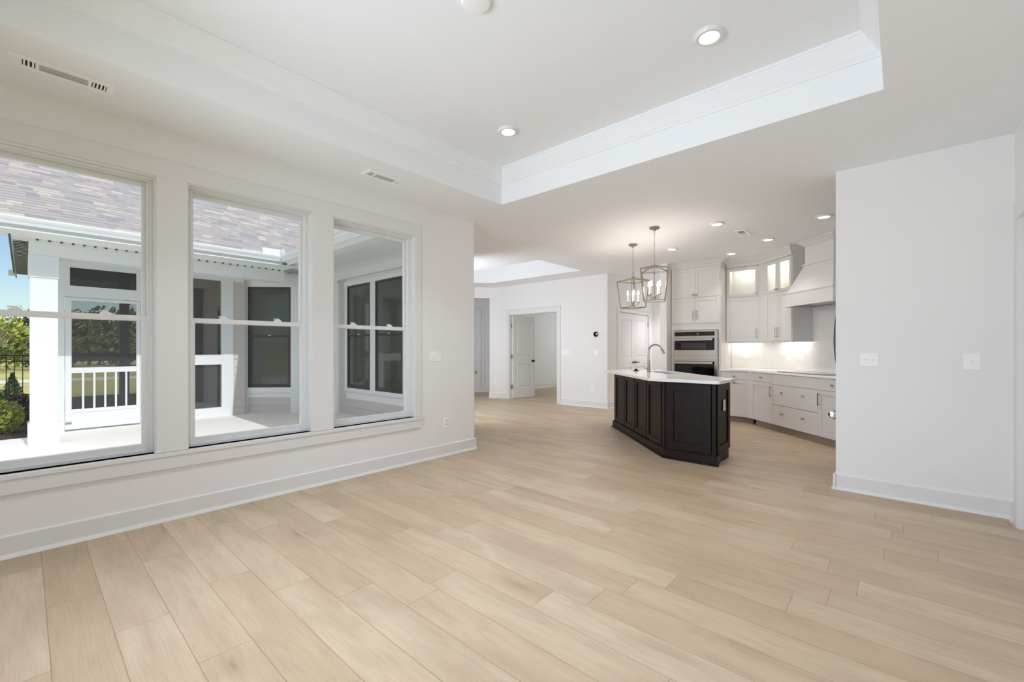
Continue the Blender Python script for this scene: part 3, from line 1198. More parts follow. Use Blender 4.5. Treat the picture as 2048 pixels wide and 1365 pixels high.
def oven_door(z0, z1, gz0, gz1, hz, win=None):
    d = MB().box(a + 0.003, b - 0.003, n0 + 0.012, n0 + 0.04, z0, z1, KX).build('oven_door', STEEL, t, bevel=0.003)
    MB().box(a + 0.025, b - 0.05, n0 + 0.04, n0 + 0.043, gz0, gz1, KX).build('glass', BLACKGLASS, d, bevel=0.001)
    if win:
        MB().box(a + 0.15, b - 0.19, n0 + 0.043, n0 + 0.0445, win[0], win[1], KX).build('viewing_window', mat('oven_window', (56, 58, 58), 0.12), d)
    k = MB()
    k.box(a + 0.028, b - 0.07, n0 + 0.07, n0 + 0.088, hz - 0.02, hz + 0.02, KX)
    for ss in (a + 0.05, b - 0.1):
        k.box(ss - 0.01, ss + 0.01, n0 + 0.04, n0 + 0.072, hz - 0.012, hz + 0.012, KX)
    k.build('handle', STEEL, d, bevel=0.006)


oven_door(1.135, 1.47, 1.235, 1.45, 1.425, (1.25, 1.365))
MB().box(a + 0.003, b - 0.003, n0 + 0.012, n0 + 0.03, 1.065, 1.122, KX).build('vent_trim', STEEL, t, bevel=0.002)
oven_door(0.46, 1.055, 0.56, 1.035, 1.005)

# --- corner upper cabinet on the X run
UB, UM, UT = 1.385, 2.165, 2.68
t = empty('upper_cabinet', (8.6, 2.07, UB), 'white corner wall cabinet with a single glass upper door next to the ovens', 'cabinet')


def upper_box(F, s0, s1, n, t, extra=None):
    m = MB()
    th = 0.018
    m.box(s0, s0 + th, 0, n, UB, UT + 0.02, F)
    m.box(s1 - th, s1, 0, n, UB, UT + 0.02, F)
    m.box(s0 + th, s1 - th, 0, 0.012, UB, UT + 0.02, F)
    for z in (UB, UM - 0.01, UT):
        m.box(s0 + th, s1 - th, 0.012, n, z, z + th, F)
    return m.build('carcass', CABIN, t, bevel=0.001)


upper_box(KX, -2.335, -1.80, 0.33, t)
door(KX, -2.325, -1.815, UM + 0.005, UT + 0.005, 0.33, t, ('knob', -1.845, UM + 0.05), True)
door(KX, -2.325, -1.815, UB + 0.005, UM - 0.005, 0.33, t, ('pull', -1.85, UB + 0.14))
# 45 degree upper cabinet
t2 = empty('upper_cabinet', (K(-6.72, 0.16, UB)), 'white angled wall cabinet with two glass upper doors left of the range hood', 'cabinet')
upper_box(K, -7.05, -6.41, 0.33, t2)
MB().box(-7.225, -7.04, 0.29, 0.345, UB, UT + 0.02, K).build('filler_stile', CAB, t2)
MB().box(-6.412, -6.405, -0.0, 0.332, UB - 0.02, UT + 0.02, K).build('end_panel', CAB, t2)
md = -6.733
door(K, -7.035, md - g / 2, UM + 0.005, UT + 0.005, 0.33, t2, ('knob', md - 0.026, UM + 0.05), True)
door(K, md + g / 2, -6.415, UM + 0.005, UT + 0.005, 0.33, t2, ('knob', md + 0.026, UM + 0.05), True)
door(K, -7.035, md - g / 2, UB + 0.005, UM - 0.005, 0.33, t2, ('pull', md - 0.026, UB + 0.14))
door(K, md + g / 2, -6.415, UB + 0.005, UM - 0.005, 0.33, t2, ('pull', md + 0.026, UB + 0.14))


def crown_run(F, s0, s1, n, t, z0=UT + 0.02, up0=0.0, up1=0.0):
    m = MB()
    m.box(s0, s1, 0, n + 0.012, z0, CZ - 0.09, F)
    m.hull([F(s0, 0, CZ - 0.09), F(s1, 0, CZ - 0.09), F(s1, n + 0.02, CZ - 0.09), F(s0, n + 0.02, CZ - 0.09)],
           [F(s0 - up0, 0, CZ - 0.03), F(s1 + up1, 0, CZ - 0.03), F(s1 + up1, n + 0.075, CZ - 0.03), F(s0 - up0, n + 0.075, CZ - 0.03)])
    m.box(s0 - up0, s1 + up1, 0, n + 0.085, CZ - 0.03, CZ - 0.002, F)
    return m.build('crown', CAB, t)


crown_run(KX, -2.33, -1.80, 0.345, t)
crown_run(K, -7.24, -6.405, 0.345, t2, up1=0.06)
# light rails and under-cabinet strips
m = MB().box(-2.335, -1.80, 0.31, 0.33, UB - 0.025, UB, KX)
m.build('light_rail', CAB, t)
m = MB().box(-7.22, -6.405, 0.31, 0.33, UB - 0.025, UB, K)
m.build('light_rail', CAB, t2)
UCL = emission('strip_diffuser', (1.0, 0.94, 0.85), 1.6)
for F, s0, s1, par in ((KX, -2.3, -1.86, t), (K, -7.1, -6.45, t2)):
    MB().box(s0, s1, 0.10, 0.14, UB - 0.012, UB - 0.001, F).build('strip_light', UCL, par)
    c = F((s0 + s1) / 2, 0.12, UB - 0.02)
    L = area('under_cabinet_glow', c, (F.n * -0.35 + Vector((0, 0, -1))), s1 - s0, 0.05, 0.5 if F is KX else 0.7, (1.0, 0.94, 0.85))
for F, s, par in ((KX, -2.07, t), (K, -6.88, t2), (K, -6.58, t2)):
    c = F(s, 0.15, UT - 0.03)
    lamp('cabinet_puck_light', c, 1.1, (1.0, 0.975, 0.93), 0.02)
    MB().lathe([(0.001, 0), (0.03, 0), (0.028, -0.008), (0.001, -0.009)], Fr(F(s, 0.15, UT)), 16).build('puck_light', UCL, par)

# --- range hood
t = empty('range_hood', K(-5.9, 0.25, 1.88), 'white wooden range hood tapering up to the ceiling', 'range hood')
s0, s1 = -6.375, -5.43
zb, zt = 1.885, 2.085
m = MB()
th = 0.02
m.box(s0, s1, 0.50 - th, 0.50, zb, zt, K)
m.box(s0, s0 + th, 0, 0.50 - th, zb, zt, K)
m.box(s1 - th, s1, 0, 0.50 - th, zb, zt, K)
m.box(s0 - 0.006, s1 + 0.006, 0, 0.508, zt - 0.006, zt + 0.012, K)
m.build('apron', CAB, t, bevel=0.002)
m = MB()
c0, c1, ct = -6.15, -5.62, 0.33
zc = 2.475
m.hull([K(s0 + 0.03, 0, zt + 0.012), K(s1 - 0.03, 0, zt + 0.012), K(s1 - 0.03, 0.47, zt + 0.012), K(s0 + 0.03, 0.47, zt + 0.012)],
       [K(c0 - 0.01, 0, zc), K(c1 + 0.01, 0, zc), K(c1 + 0.01, ct + 0.01, zc), K(c0 - 0.01, ct + 0.01, zc)])
m.build('tapered_hood', CAB, t)
m = MB()
m.box(c0 - 0.03, c1 + 0.03, 0, ct + 0.03, zc, zc + 0.018, K)
m.box(c0, c1, 0, ct, zc + 0.018, CZ - 0.09, K)
m.hull([K(c0, 0, CZ - 0.09), K(c1, 0, CZ - 0.09), K(c1, ct + 0.005, CZ - 0.09), K(c0, ct + 0.005, CZ - 0.09)],
       [K(c0 - 0.06, 0, CZ - 0.03), K(c1 + 0.06, 0, CZ - 0.03), K(c1 + 0.06, ct + 0.06, CZ - 0.03), K(c0 - 0.06, ct + 0.06, CZ - 0.03)])
m.box(c0 - 0.07, c1 + 0.07, 0, ct + 0.07, CZ - 0.03, CZ - 0.002, K)
m.build('chimney', CAB, t, bevel=0.0015)
MB().box(s0 + th, s1 - th, 0.03, 0.48, zb + 0.02, zb + 0.03, K).build('filter_insert', STEEL, t)

# --- base cabinets
BT = 0.875
n1 = 0.62
t = empty('base_cabinet', (8.4, 2.1, 0), 'white base cabinet with drawer over door right of the ovens', 'cabinet')
m = MB()
m.box(-2.335, -1.90, 0, n1 + 0.02, 0.10, BT, KX)
m.build('carcass', CAB, t)
MB().box(-2.335, -1.84, 0, n1 - 0.05, 0, 0.10, KX).build('toe_kick', KICK, t)
drawer(KX, -2.33, -1.905, 0.73, 0.868, n1 + 0.02, t, [(-2.118, 0.79)])
door(KX, -2.33, -1.905, 0.105, 0.725, n1 + 0.02, t, ('knob', -2.118, 0.685))


def base45(name, s0, s1, label, parts):
    t = empty(name, K((s0 + s1) / 2, 0.3, 0), label, 'cabinet')
    MB().box(s0 + 0.001, s1 - 0.001, 0, n1, 0.10, BT, K).build('carcass', CAB, t)
    MB().box(s0 + 0.001, s1 - 0.001, 0.0, n1 - 0.07, 0, 0.10, K).build('toe_kick', KICK, t)
    parts(t, s0 + 0.002, s1 - 0.002)
    return t


def pa(t, s0, s1):
    MB().box(-7.068, -6.975, n1 - 0.02, n1 + 0.016, 0.1, BT, K).build('filler_stile', CAB, t)
    drawer(K, s0, s1, 0.735, 0.868, n1, t, [((s0 + s1) / 2, 0.80)])
    door(K, s0, s1, 0.105, 0.728, n1, t, ('pull', s1 - 0.03, 0.60))


def pb(t, s0, s1):
    drawer(K, s0, s1, 0.715, 0.868, n1, t, name='false_front')
    q = 0.26
    drawer(K, s0, s1, 0.41, 0.708, n1, t, [(s0 + q * 0.82, 0.60), (s1 - q, 0.60)])
    drawer(K, s0, s1, 0.105, 0.403, n1, t, [(s0 + q * 0.82, 0.29), (s1 - q, 0.29)])


def pc(t, s0, s1):
    drawer(K, s0, s1, 0.715, 0.868, n1, t, [((s0 + s1) / 2, 0.79)])
    door(K, s0, s1, 0.105, 0.708, n1, t, ('pull', s0 + 0.03, 0.59))


base45('base_cabinet', -6.975, -6.42, 'white base cabinet with drawer and door at the angled corner, left of the drawer bank', pa)
base45('drawer_cabinet', -6.42, -5.512, 'wide white drawer cabinet below the cooktop', pb)
base45('base_cabinet', -5.512, -5.0, 'white base cabinet half hidden by the right wall, right of the drawer bank', pc)

# --- kitchen countertop (one continuous slab) and backsplash
ctop = [(8.748, 2.335), (8.748, 1.68)]
ctop += [P45(-5.0, 0.003), P45(-5.0, 0.655)]
cor = P45(-7.05, 0.655)
xk = 8.068
# corner where the straight and angled counter fronts meet
df = -7.077 + 0.655 * sqrt(2)
ctop += [(xk, xk + df), (xk, 2.335)]
m = MB().prism(ctop[::-1], BT, BT + 0.032)
m.build('kitchen_countertop', QUARTZ, bevel=0.003, label='white quartz countertop on the perimeter kitchen cabinets', cat='countertop')
m = MB()
m.box(-2.335, -1.66, 0, 0.008, BT + 0.033, UB, KX)
m.box(-7.36, -4.9, 0, 0.008, BT + 0.033, 1.90, K)
m.build('wall_backsplash', TILE, kind=ST)
# cooktop
t = empty('cooktop', K(-5.93, 0.33, BT + 0.032), 'black glass cooktop flush on the counter under the range hood', 'cooktop')
MB().box(-6.38, -5.48, 0.08, 0.60, BT + 0.033, BT + 0.040, K).build('glass_top', BLACKGLASS, t, bevel=0.002)
wall_plate('wall_outlet', Fr(K(0, 0.008, 0), K.a, K.n), -6.605, 1.135, 0.072, 0.116, ['outlet'], 'white outlet on the tiled backsplash below the angled wall cabinet', 'outlet')
wall_plate('wall_outlet', Fr(K(0, 0.008, 0), K.a, K.n), -6.925, 1.10, 0.116, 0.072, ['outlet'], 'sideways white outlet on the angled backsplash at the corner', 'outlet')
wall_plate('wall_outlet', Fr(KX(0, 0.008, 0), KX.a, KX.n), -2.10, 1.14, 0.116, 0.116, ['rocker', 'rocker'], 'white outlet plate on the backsplash next to the ovens', 'outlet')

# --- refrigerator, mostly hidden by the right wall
t = empty('refrigerator', (5.45, 0.03, 0), 'stainless refrigerator behind the right wall, only its bowed handle showing', 'refrigerator')
fx0, fx1, fy = 5.02, 5.93, 0.353
MB().box(fx0, fx1, -0.45, fy, 0.03, 1.78, ).build('body', STEEL, t, bevel=0.01)
for a, b in ((fx0, 5.472), (5.478, fx1)):
    MB().box(a, b, fy + 0.004, fy + 0.06, 0.72, 1.78).build('fridge_door', STEEL, t, bevel=0.008)
MB().box(fx0, fx1, fy + 0.004, fy + 0.06, 0.05, 0.71).build('freezer_drawer', STEEL, t, bevel=0.008)
for hx in (5.43, 5.52):
    k = MB()
    pts = []
    for i in range(17):
        u = i / 16
        z = 0.88 + u * 0.93
        pts.append((hx, fy + 0.066 + 0.068 * sin(pi * u) ** 0.75, z))
    k.tube(pts, 0.013, 10)
    k.build('door_handle', mat('dark_steel', (74, 74, 74), 0.25, 1.0) if hx < 5.45 else MATS['dark_steel'], t, smooth=True)
k = MB()
k.tube([(5.1, fy + 0.115, 0.63), (5.85, fy + 0.115, 0.63)], 0.013, 10)
k.lathe([(0.001, -0.01), (0.03, -0.01), (0.042, 0.0), (0.044, 0.012), (0.03, 0.03), (0.001, 0.034)], Fr((5.12, fy + 0.115, 0.63), (0, 1, 0), (0, 0, 1), (-1, 0, 0)), 20)
for hx in (5.2, 5.75):
    k.tube([(hx, fy + 0.05, 0.63), (hx, fy + 0.115, 0.63)], 0.011, 8)
k.build('drawer_handle', CHROME, t, smooth=True)

# =================================================================== ISLAND
t = empty('kitchen_island', (5.6, 2.2, 0), 'angled dark espresso wood kitchen island with recessed panels', 'kitchen island')
basep = [(4.93, 1.48), (4.93, 2.02), (6.335, 3.425), (6.82, 2.94), (5.43, 1.55), (5.43, 1.48)]
MB().prism(basep, 0.0, 0.66).build('body', DARKWOOD, t)
island = t


def offset(poly, d):
    n = len(poly)
    out = []
    c = Vector((sum(p[0] for p in poly) / n, sum(p[1] for p in poly) / n))
    for i in range(n):
        p0, p1, p2 = Vector(poly[i - 1]), Vector(poly[i]), Vector(poly[(i + 1) % n])
        e1, e2 = (p1 - p0).normalized(), (p2 - p1).normalized()
        n1, n2 = Vector((e1.y, -e1.x)), Vector((e2.y, -e2.x))
        if n1.dot(p1 - c) < 0 and n2.dot(p1 - c) < 0:
            n1, n2 = -n1, -n2
        b = n1 + n2
        k = d / max(0.2, b.dot(n1))
        q = p1 + b * k
        out.append((q.x, q.y))
    return out


MB().prism(offset(basep, 0.03), 0.0, 0.105).build('plinth', DARKWOOD, t, bevel=0.003)
MB().prism(offset(basep, 0.048), 0.0, 0.018).build('shoe_moulding', DARKWOOD, t, bevel=0.006)
I45 = Fr((4.93, 2.02, 0), (1, 1, 0), (-1, 1, 0))
xs = [0.075, 0.545, 0.995, 1.45, 1.925]
for i in range(4):
    m = MB()
    shaker(m, I45, xs[i] + 0.012, xs[i + 1] - 0.012, 0.12, 0.862, 0.0, 0.058, 0.012, 0.02)
    m.build('side_panel', DARKWOOD, t, bevel=0.002)
MB().box(0.0, 0.075, 0.0, 0.012, 0.105, 0.878, I45).build('corner_stile', DARKWOOD, t, bevel=0.002)
MB().box(1.925, 1.987, 0.0, 0.012, 0.105, 0.878, I45).build('corner_stile', DARKWOOD, t, bevel=0.002)
IX = Fr((4.93, 0, 0), (0, 1, 0), (-1, 0, 0))
m = MB()
shaker(m, IX, 1.515, 2.005, 0.12, 0.865, 0.0, 0.085, 0.012, 0.02)
m.build('front_panel', DARKWOOD, t, bevel=0.002)
MB().box(1.47, 1.505, 0.0, 0.026, 0.105, 0.878, IX).build('corner_post', DARKWOOD, t, bevel=0.004)
IY = Fr((0, 1.48, 0), (1, 0, 0), (0, -1, 0))
m = MB()
shaker(m, IY, 4.965, 5.425, 0.12, 0.865, 0.0, 0.075, 0.012, 0.018)
m.build('end_panel', DARKWOOD, t, bevel=0.002)
wall_plate('island_outlet', Fr((0, 1.468, 0), (1, 0, 0), (0, -1, 0)), 5.21, 0.625, 0.075, 0.125, ['outlet'], 'white outlet on the dark end panel of the island', 'outlet')


def round_poly(poly, r, idx, seg=5):
    out = []
    n = len(poly)
    for i, p in enumerate(poly):
        if i not in idx:
            out.append(p)
            continue
        p0, p1, p2 = Vector(poly[i - 1]), Vector(p), Vector(poly[(i + 1) % n])
        a = p1 + (p0 - p1).normalized() * r
        b = p1 + (p2 - p1).normalized() * r
        for j in range(seg + 1):
            u = j / seg
            q = a * (1 - u) ** 2 + p1 * 2 * u * (1 - u) + b * u * u
            out.append((q.x, q.y))
    return out


top = [(4.86, 1.41), (4.86, 2.19), (6.245, 3.575), (6.90, 2.92), (5.46, 1.48), (5.46, 1.41)]
topr = round_poly(top, 0.05, (0, 5))
# sink cut-out, aligned with the angled leg
SC = Vector((6.27, 2.53))
da, dn = Vector((0.7071, 0.7071)), Vector((0.7071, -0.7071))
hole = [SC + da * u + dn * v for u, v in ((-0.36, -0.2), (0.36, -0.2), (0.36, 0.2), (-0.36, 0.2))]


def slab_with_hole(outer, inner, z0, z1, name, material, parent=None, **kw):
    loc = Vector((outer[0][0], outer[0][1], z0))
    bm = bmesh.new()
    rings = []
    for poly in (outer, inner):
        vs = [bm.verts.new((p[0] - loc.x, p[1] - loc.y, 0)) for p in poly]
        rings.append([bm.edges.new((vs[i], vs[(i + 1) % len(vs)])) for i in range(len(vs))])
    bmesh.ops.triangle_fill(bm, use_beauty=True, use_dissolve=False, edges=rings[0] + rings[1])
    r = bmesh.ops.extrude_face_region(bm, geom=list(bm.faces))
    up = [v for v in r['geom'] if isinstance(v, bmesh.types.BMVert)]
    bmesh.ops.translate(bm, verts=up, vec=(0, 0, z1 - z0))
    bmesh.ops.recalc_face_normals(bm, faces=bm.faces)
    bmesh.ops.dissolve_limit(bm, angle_limit=0.01, verts=bm.verts, edges=bm.edges)
    me = bpy.data.meshes.new(name)
    bm.to_mesh(me)
    bm.free()
    me.materials.append(material)
    o = bpy.data.objects.new(name, me)
    COL.objects.link(o)
    o.location = loc - (wloc(parent) if parent else Vector((0, 0, 0)))
    o.parent = parent
    b = o.modifiers.new('bevel', 'BEVEL')
    b.width = 0.004
    b.segments = 2
    b.limit_method = 'ANGLE'
    return tag(o, **kw)


slab_with_hole(basep, [tuple(SC + da * u + dn * v) for u, v in ((-0.385, -0.225), (0.385, -0.225), (0.385, 0.225), (-0.385, 0.225))], 0.66, 0.878, 'upper_body', DARKWOOD, parent=island)
slab_with_hole(topr, [tuple(p) for p in hole], 0.879, 0.914, 'island_countertop', QUARTZ,
               label='white quartz countertop with faint veins on the dark island', cat='countertop')
SF = Fr((SC.x, SC.y, 0), (0.7071, 0.7071, 0), (0.7071, -0.7071, 0))
t = empty('sink', (SC.x, SC.y, 0.67), 'stainless undermount sink in the island countertop', 'sink')
u, v, th = 0.37, 0.21, 0.008
m = MB()
m.box(-u, u, -v, v, 0.664, 0.672, SF)
m.box(-u, -u + th, -v, v, 0.672, 0.8775, SF)
m.box(u - th, u, -v, v, 0.672, 0.8775, SF)
m.box(-u + th, u - th, -v, -v + th, 0.672, 0.8775, SF)
m.box(-u + th, u - th, v - th, v, 0.672, 0.8775, SF)
m.build('basin', STEEL, t)
MB().lathe([(0.001, 0.672), (0.045, 0.672), (0.04, 0.676), (0.001, 0.674)], Fr((SC.x, SC.y, 0)), 20).build('drain', CHROME, t)

# faucet
fx, fy_ = 6.085, 2.745
t = empty('kitchen_faucet', (fx, fy_, 0.914), 'brushed nickel gooseneck faucet on the island countertop', 'faucet')
k = MB()
k.lathe([(0.001, 0.914), (0.03, 0.914), (0.03, 0.922), (0.025, 0.93), (0.021, 1.05), (0.018, 1.06), (0.0195, 1.066), (0.0195, 1.08), (0.016, 1.09), (0.001, 1.09)], Fr((fx, fy_, 0)), 20)
k.build('faucet_body', NICKEL, t, smooth=True)
k = MB()
pts = [Vector((fx, fy_, 1.085)), Vector((fx, fy_, 1.22))]
R = 0.098
for i in range(1, 13):
    th_ = pi * i / 12 * 0.86
    d = R * (1 - cos(th_))
    pts.append(Vector((fx + 0.7071 * d, fy_ - 0.7071 * d, 1.22 + R * sin(th_))))
k.tube(pts, 0.0125, 12)
k.build('spout', NICKEL, t, smooth=True)
e, pv = pts[-1], pts[-2]
dv = (e - pv).normalized()
k = MB()
k.tube([e, e + dv * 0.05, e + dv * 0.085], 0.0145, 12, r1=0.019)
k.build('spray_head', NICKEL, t, smooth=True)
k = MB()
k.lathe([(0.001, 0), (0.013, 0), (0.013, 0.03), (0.001, 0.032)], Fr((fx - 0.017, fy_ + 0.012, 0.965), (0, 0, 1), (0.7, 0.7, 0), (-0.7071, 0.7071, 0.0)), 12)
k.tube([(fx - 0.04, fy_ + 0.04, 0.968), (fx - 0.05, fy_ + 0.06, 0.985), (fx - 0.055, fy_ + 0.075, 1.005)], 0.006, 8)
k.build('faucet_handle', CHROME, t, smooth=True)
k = MB()
sx, sy = 6.33, 3.06
k.lathe([(0.001, 0.914), (0.048, 0.914), (0.05, 0.919), (0.03, 0.926), (0.018, 0.934), (0.02, 0.944), (0.021, 0.948), (0.001, 0.949)], Fr((sx, sy, 0)), 24)
k.build('sink_stopper', DARKMETAL, smooth=True, label='dark round sink stopper lying on the island left of the faucet', cat='stopper', loc=(sx, sy, 0.914))

# =================================================================== PENDANTS


def pendant(loc, rot, label):
    x, y = loc
    t = empty('pendant_lantern', (x, y, CZ), label, 'pendant light', 'lantern pendants over the island')
    MB().lathe([(0.001, CZ), (0.065, CZ), (0.066, CZ - 0.012), (0.055, CZ - 0.026), (0.02, CZ - 0.032), (0.012, CZ - 0.05), (0.001, CZ - 0.052)], Fr((x, y, 0)), 28).build('canopy', NICKEL, t, smooth=True)
    ch = MB()
    z, i = CZ - 0.05, 0
    ztop = 2.405
    n = 14
    step = (z - ztop) / n
    for i in range(n):
        zc = z - (i + 0.5) * step
        pts = []
        for j in range(10):
            a = 2 * pi * j / 10
            dx, dz = 0.0075 * cos(a), (step * 0.62) * sin(a)
            pts.append((x + dx, y, zc + dz) if i % 2 else (x, y + dx, zc + dz))
        ch.tube(pts, 0.0017, 6, True)
    ch.build('chain', NICKEL, t)
    c, s_ = cos(rot), sin(rot)

    def L(px, py, z):
        return Vector((x + c * px - s_ * py, y + s_ * px + c * py, z))
    lp = MB()
    w = 0.005
    lp.bar(L(-0.022, 0, 2.405), L(0.022, 0, 2.405), 0.006)
    lp.bar(L(-0.022, 0, 2.405), L(-0.012, 0, 2.345), 0.006)
    lp.bar(L(0.022, 0, 2.405), L(0.012, 0, 2.345), 0.006)
    lp.build('hanging_loop', NICKEL, t)
    cg = MB()
    A, B_, zs, zb_, za = 0.168, 0.128, 2.283, 1.88, 2.338
    w = 0.0115
    cs = [(-1, -1), (1, -1), (1, 1), (-1, 1)]
    for i in range(4):
        p, q = cs[i], cs[(i + 1) % 4]
        cg.bar(L(p[0] * A, p[1] * A, zs), L(q[0] * A, q[1] * A, zs), w)
        cg.bar(L(p[0] * B_, p[1] * B_, zb_), L(q[0] * B_, q[1] * B_, zb_), w)
        cg.bar(L(p[0] * A, p[1] * A, zs), L(p[0] * B_, p[1] * B_, zb_), w)
        cg.bar(L(p[0] * A, p[1] * A, zs), L(p[0] * 0.012, p[1] * 0.012, za), w)
    cg.lathe([(0.001, za - 0.012), (0.022, za - 0.012), (0.022, za + 0.006), (0.012, za + 0.014), (0.001, za + 0.014)], Fr((x, y, 0)), 16)
    cg.build('cage', NICKEL, t)
    st = MB()
    st.tube([(x, y, za), (x, y, 1.915)], 0.005, 8)
    st.lathe([(0.001, 2.235), (0.03, 2.235), (0.022, 2.245), (0.001, 2.25)], Fr((x, y, 0)), 16)
    st.lathe([(0.001, 1.90), (0.014, 1.905), (0.02, 1.925), (0.012, 1.945), (0.001, 1.95)], Fr((x, y, 0)), 16)
    st.build('stem', NICKEL, t, smooth=True)
    for i in range(4):
        a = pi / 4 + i * pi / 2 + 0.25
        px, py = 0.078 * cos(a), 0.078 * sin(a)
        P = L(px, py, 0)
        cd = MB()
        cd.tube([L(0, 0, 1.925), L(px * 0.5, py * 0.5, 1.915), L(px, py, 1.93), L(px, py, 1.955)], 0.004, 8)
        cd.lathe([(0.001, 1.953), (0.022, 1.955), (0.024, 1.962), (0.012, 1.962), (0.001, 1.962)], Fr((P.x, P.y, 0)), 16)
        arm = cd.build('candle_arm', NICKEL, t, smooth=True)
        MB().lathe([(0.001, 1.962), (0.0105, 1.962), (0.0105, 2.065), (0.001, 2.066)], Fr((P.x, P.y, 0)), 14).build('candle_sleeve', PLATE, arm, smooth=True)
        MB().lathe([(0.001, 2.066), (0.007, 2.066), (0.015, 2.082), (0.0165, 2.095), (0.011, 2.117), (0.004, 2.135), (0.001, 2.145)], Fr((P.x, P.y, 0)), 14).build('bulb', BULB, arm, smooth=True)
    lamp('lantern_glow', (x, y, 2.2), 10.5, (1.0, 0.88, 0.78), 0.07, t)
    return t


pendant((5.473, 2.389), radians(22), 'near lantern pendant on the right, brushed nickel cage with four candle bulbs')
pendant((6.143, 3.019), radians(66), 'far lantern pendant on the left, brushed nickel cage turned cornerwise')

# =================================================================== OUTSIDE
m = MB()
m.box(-9, 6.0, 4.15, 9.95, -0.4, -0.10)
m.box(0.05, 6.0, 9.95, 13.6, -0.4, -0.10)
m.build('patio', CONCRETE, kind=ST)
m = MB()
m.box(-90, 110, -60, 210, -0.7, -0.45)
m.build('lawn', LAWN, kind=ST)
m = MB()
m.box(-14, 0.045, 9.96, 15.6, -0.6, -0.17)
m.build('garden_bed', MULCH, kind=ST)
m = MB()
m.box(-40, 60, 33, 36, -0.5, -0.44)
m.build('road', mat('pale_gravel', (204, 202, 192), 0.9), kind=ST)

# ---- lap siding walls


def siding(name, F, s0, s1, z0, z1, skip=(), exp=0.165):
    m = MB()
    z = z0
    while z < z1:
        zt = min(z + exp, z1)
        segs = [(s0, s1)]
        for a, b, c, d in skip:
            if z < d - 0.02 and zt > c + 0.02:
                segs = [p for q in segs for p in ((q[0], min(a, q[1])), (max(b, q[0]), q[1])) if p[1] - p[0] > 0.01]
        for a, b in segs:
            m.hull([F(a, 0, z), F(b, 0, z), F(b, 0.018, z), F(a, 0.018, z)], [F(a, 0, zt), F(b, 0, zt), F(b, 0.006, zt), F(a, 0.006, zt)])
        z = zt
    return m.build(name, SIDING, kind=ST)


# right wall of the courtyard (faces -X) with a twin window
EX = Fr((4.5, 0, 0), (0, 1, 0), (-1, 0, 0))
siding('wall_siding_right', EX, 5.1, 9.0, -0.10, 2.75, skip=[(6.47, 8.67, 0.37, 2.66)])
m = MB()
m.box(6.47, 8.67, 0.0, 0.035, 0.385, 0.455, EX)
m.box(6.47, 8.67, 0.0, 0.035, 2.555, 2.65, EX)
for a, b in ((6.47, 6.575), (7.485, 7.665), (8.565, 8.67)):
    m.box(a, b, 0.0, 0.033, 0.455, 2.555, EX)
m.box(8.92, 9.0, 0.0, 0.04, -0.1, 2.66, EX)
m.box(5.1, 9.0, 0.0, 0.05, 2.72, 2.86, EX)
m.build('trim_7', EXTTRIM, bevel=0.002, kind=ST)


def ext_window(name, F, s0, s1, z0, z1):
    t = empty(name, F((s0 + s1) / 2, 0.01, z0), kind=ST)
    f = MB()
    e = 0.035
    f.box(s0, s0 + e, 0, 0.028, z0, z1, F)
    f.box(s1 - e, s1, 0, 0.028, z0, z1, F)
    f.box(s0 + e, s1 - e, 0, 0.028, z0, z0 + e, F)
    f.box(s0 + e, s1 - e, 0, 0.028, z1 - e, z1, F)
    zm = z0 + (z1 - z0) * 0.51
    f.box(s0 + e, s1 - e, 0, 0.016, zm - 0.02, zm + 0.02, F)
    f.box(s0 + e, s0 + e + 0.03, 0, 0.020, z0 + e, zm, F)
    f.box(s1 - e - 0.03, s1 - e, 0, 0.020, z0 + e, zm, F)
    f.box(s0 + e + 0.03, s1 - e - 0.03, 0, 0.02, zm - 0.02, zm + 0.012, F)
    f.box(s0 + e + 0.03, s1 - e - 0.03, 0, 0.02, z0 + e, z0 + e + 0.035, F)
    f.build('window_frame', DARKFRAME, t, bevel=0.002)
    MB().box(s0 + e, s1 - e, 0.002, 0.008, z0 + e, z1 - e, F).build('pane', DARKGLASS, t)
    MB().box((s0 + s1) / 2 - 0.03, (s0 + s1) / 2 + 0.03, 0.012, 0.026, zm + 0.012, zm + 0.028, F).build('sash_lock', VINYL, t)
    return t


ext_window('window_5', EX, 7.665, 8.565, 0.455, 2.555)
ext_window('window_6', EX, 6.575, 7.485, 0.455, 2.555)

# angled bay wall (x + y = 13.5)
EB = Fr((3.05, 10.45, 0), (1, -1, 0), (-1, -1, 0))
LB = sqrt(2) * 1.45
siding('wall_siding_bay', EB, 0, LB, -0.10, 2.75, skip=[(0.16, 1.09, 0.31, 2.75)])
m = MB()
m.box(0.02, 0.185, 0, 0.035, -0.1, 2.58, EB)
m.box(1.07, 1.30, 0, 0.035, -0.1, 2.58, EB)
m.box(0.185, 1.07, 0, 0.034, 0.33, 0.44, EB)
m.box(0.0, LB, 0, 0.04, 2.57, 2.86, EB)
m.box(LB - 0.12, LB, 0, 0.035, -0.1, 2.58, EB)
m.build('trim_8', EXTTRIM, bevel=0.002, kind=ST)
ext_window('window_7', EB, 0.185, 1.07, 0.44, 2.57)

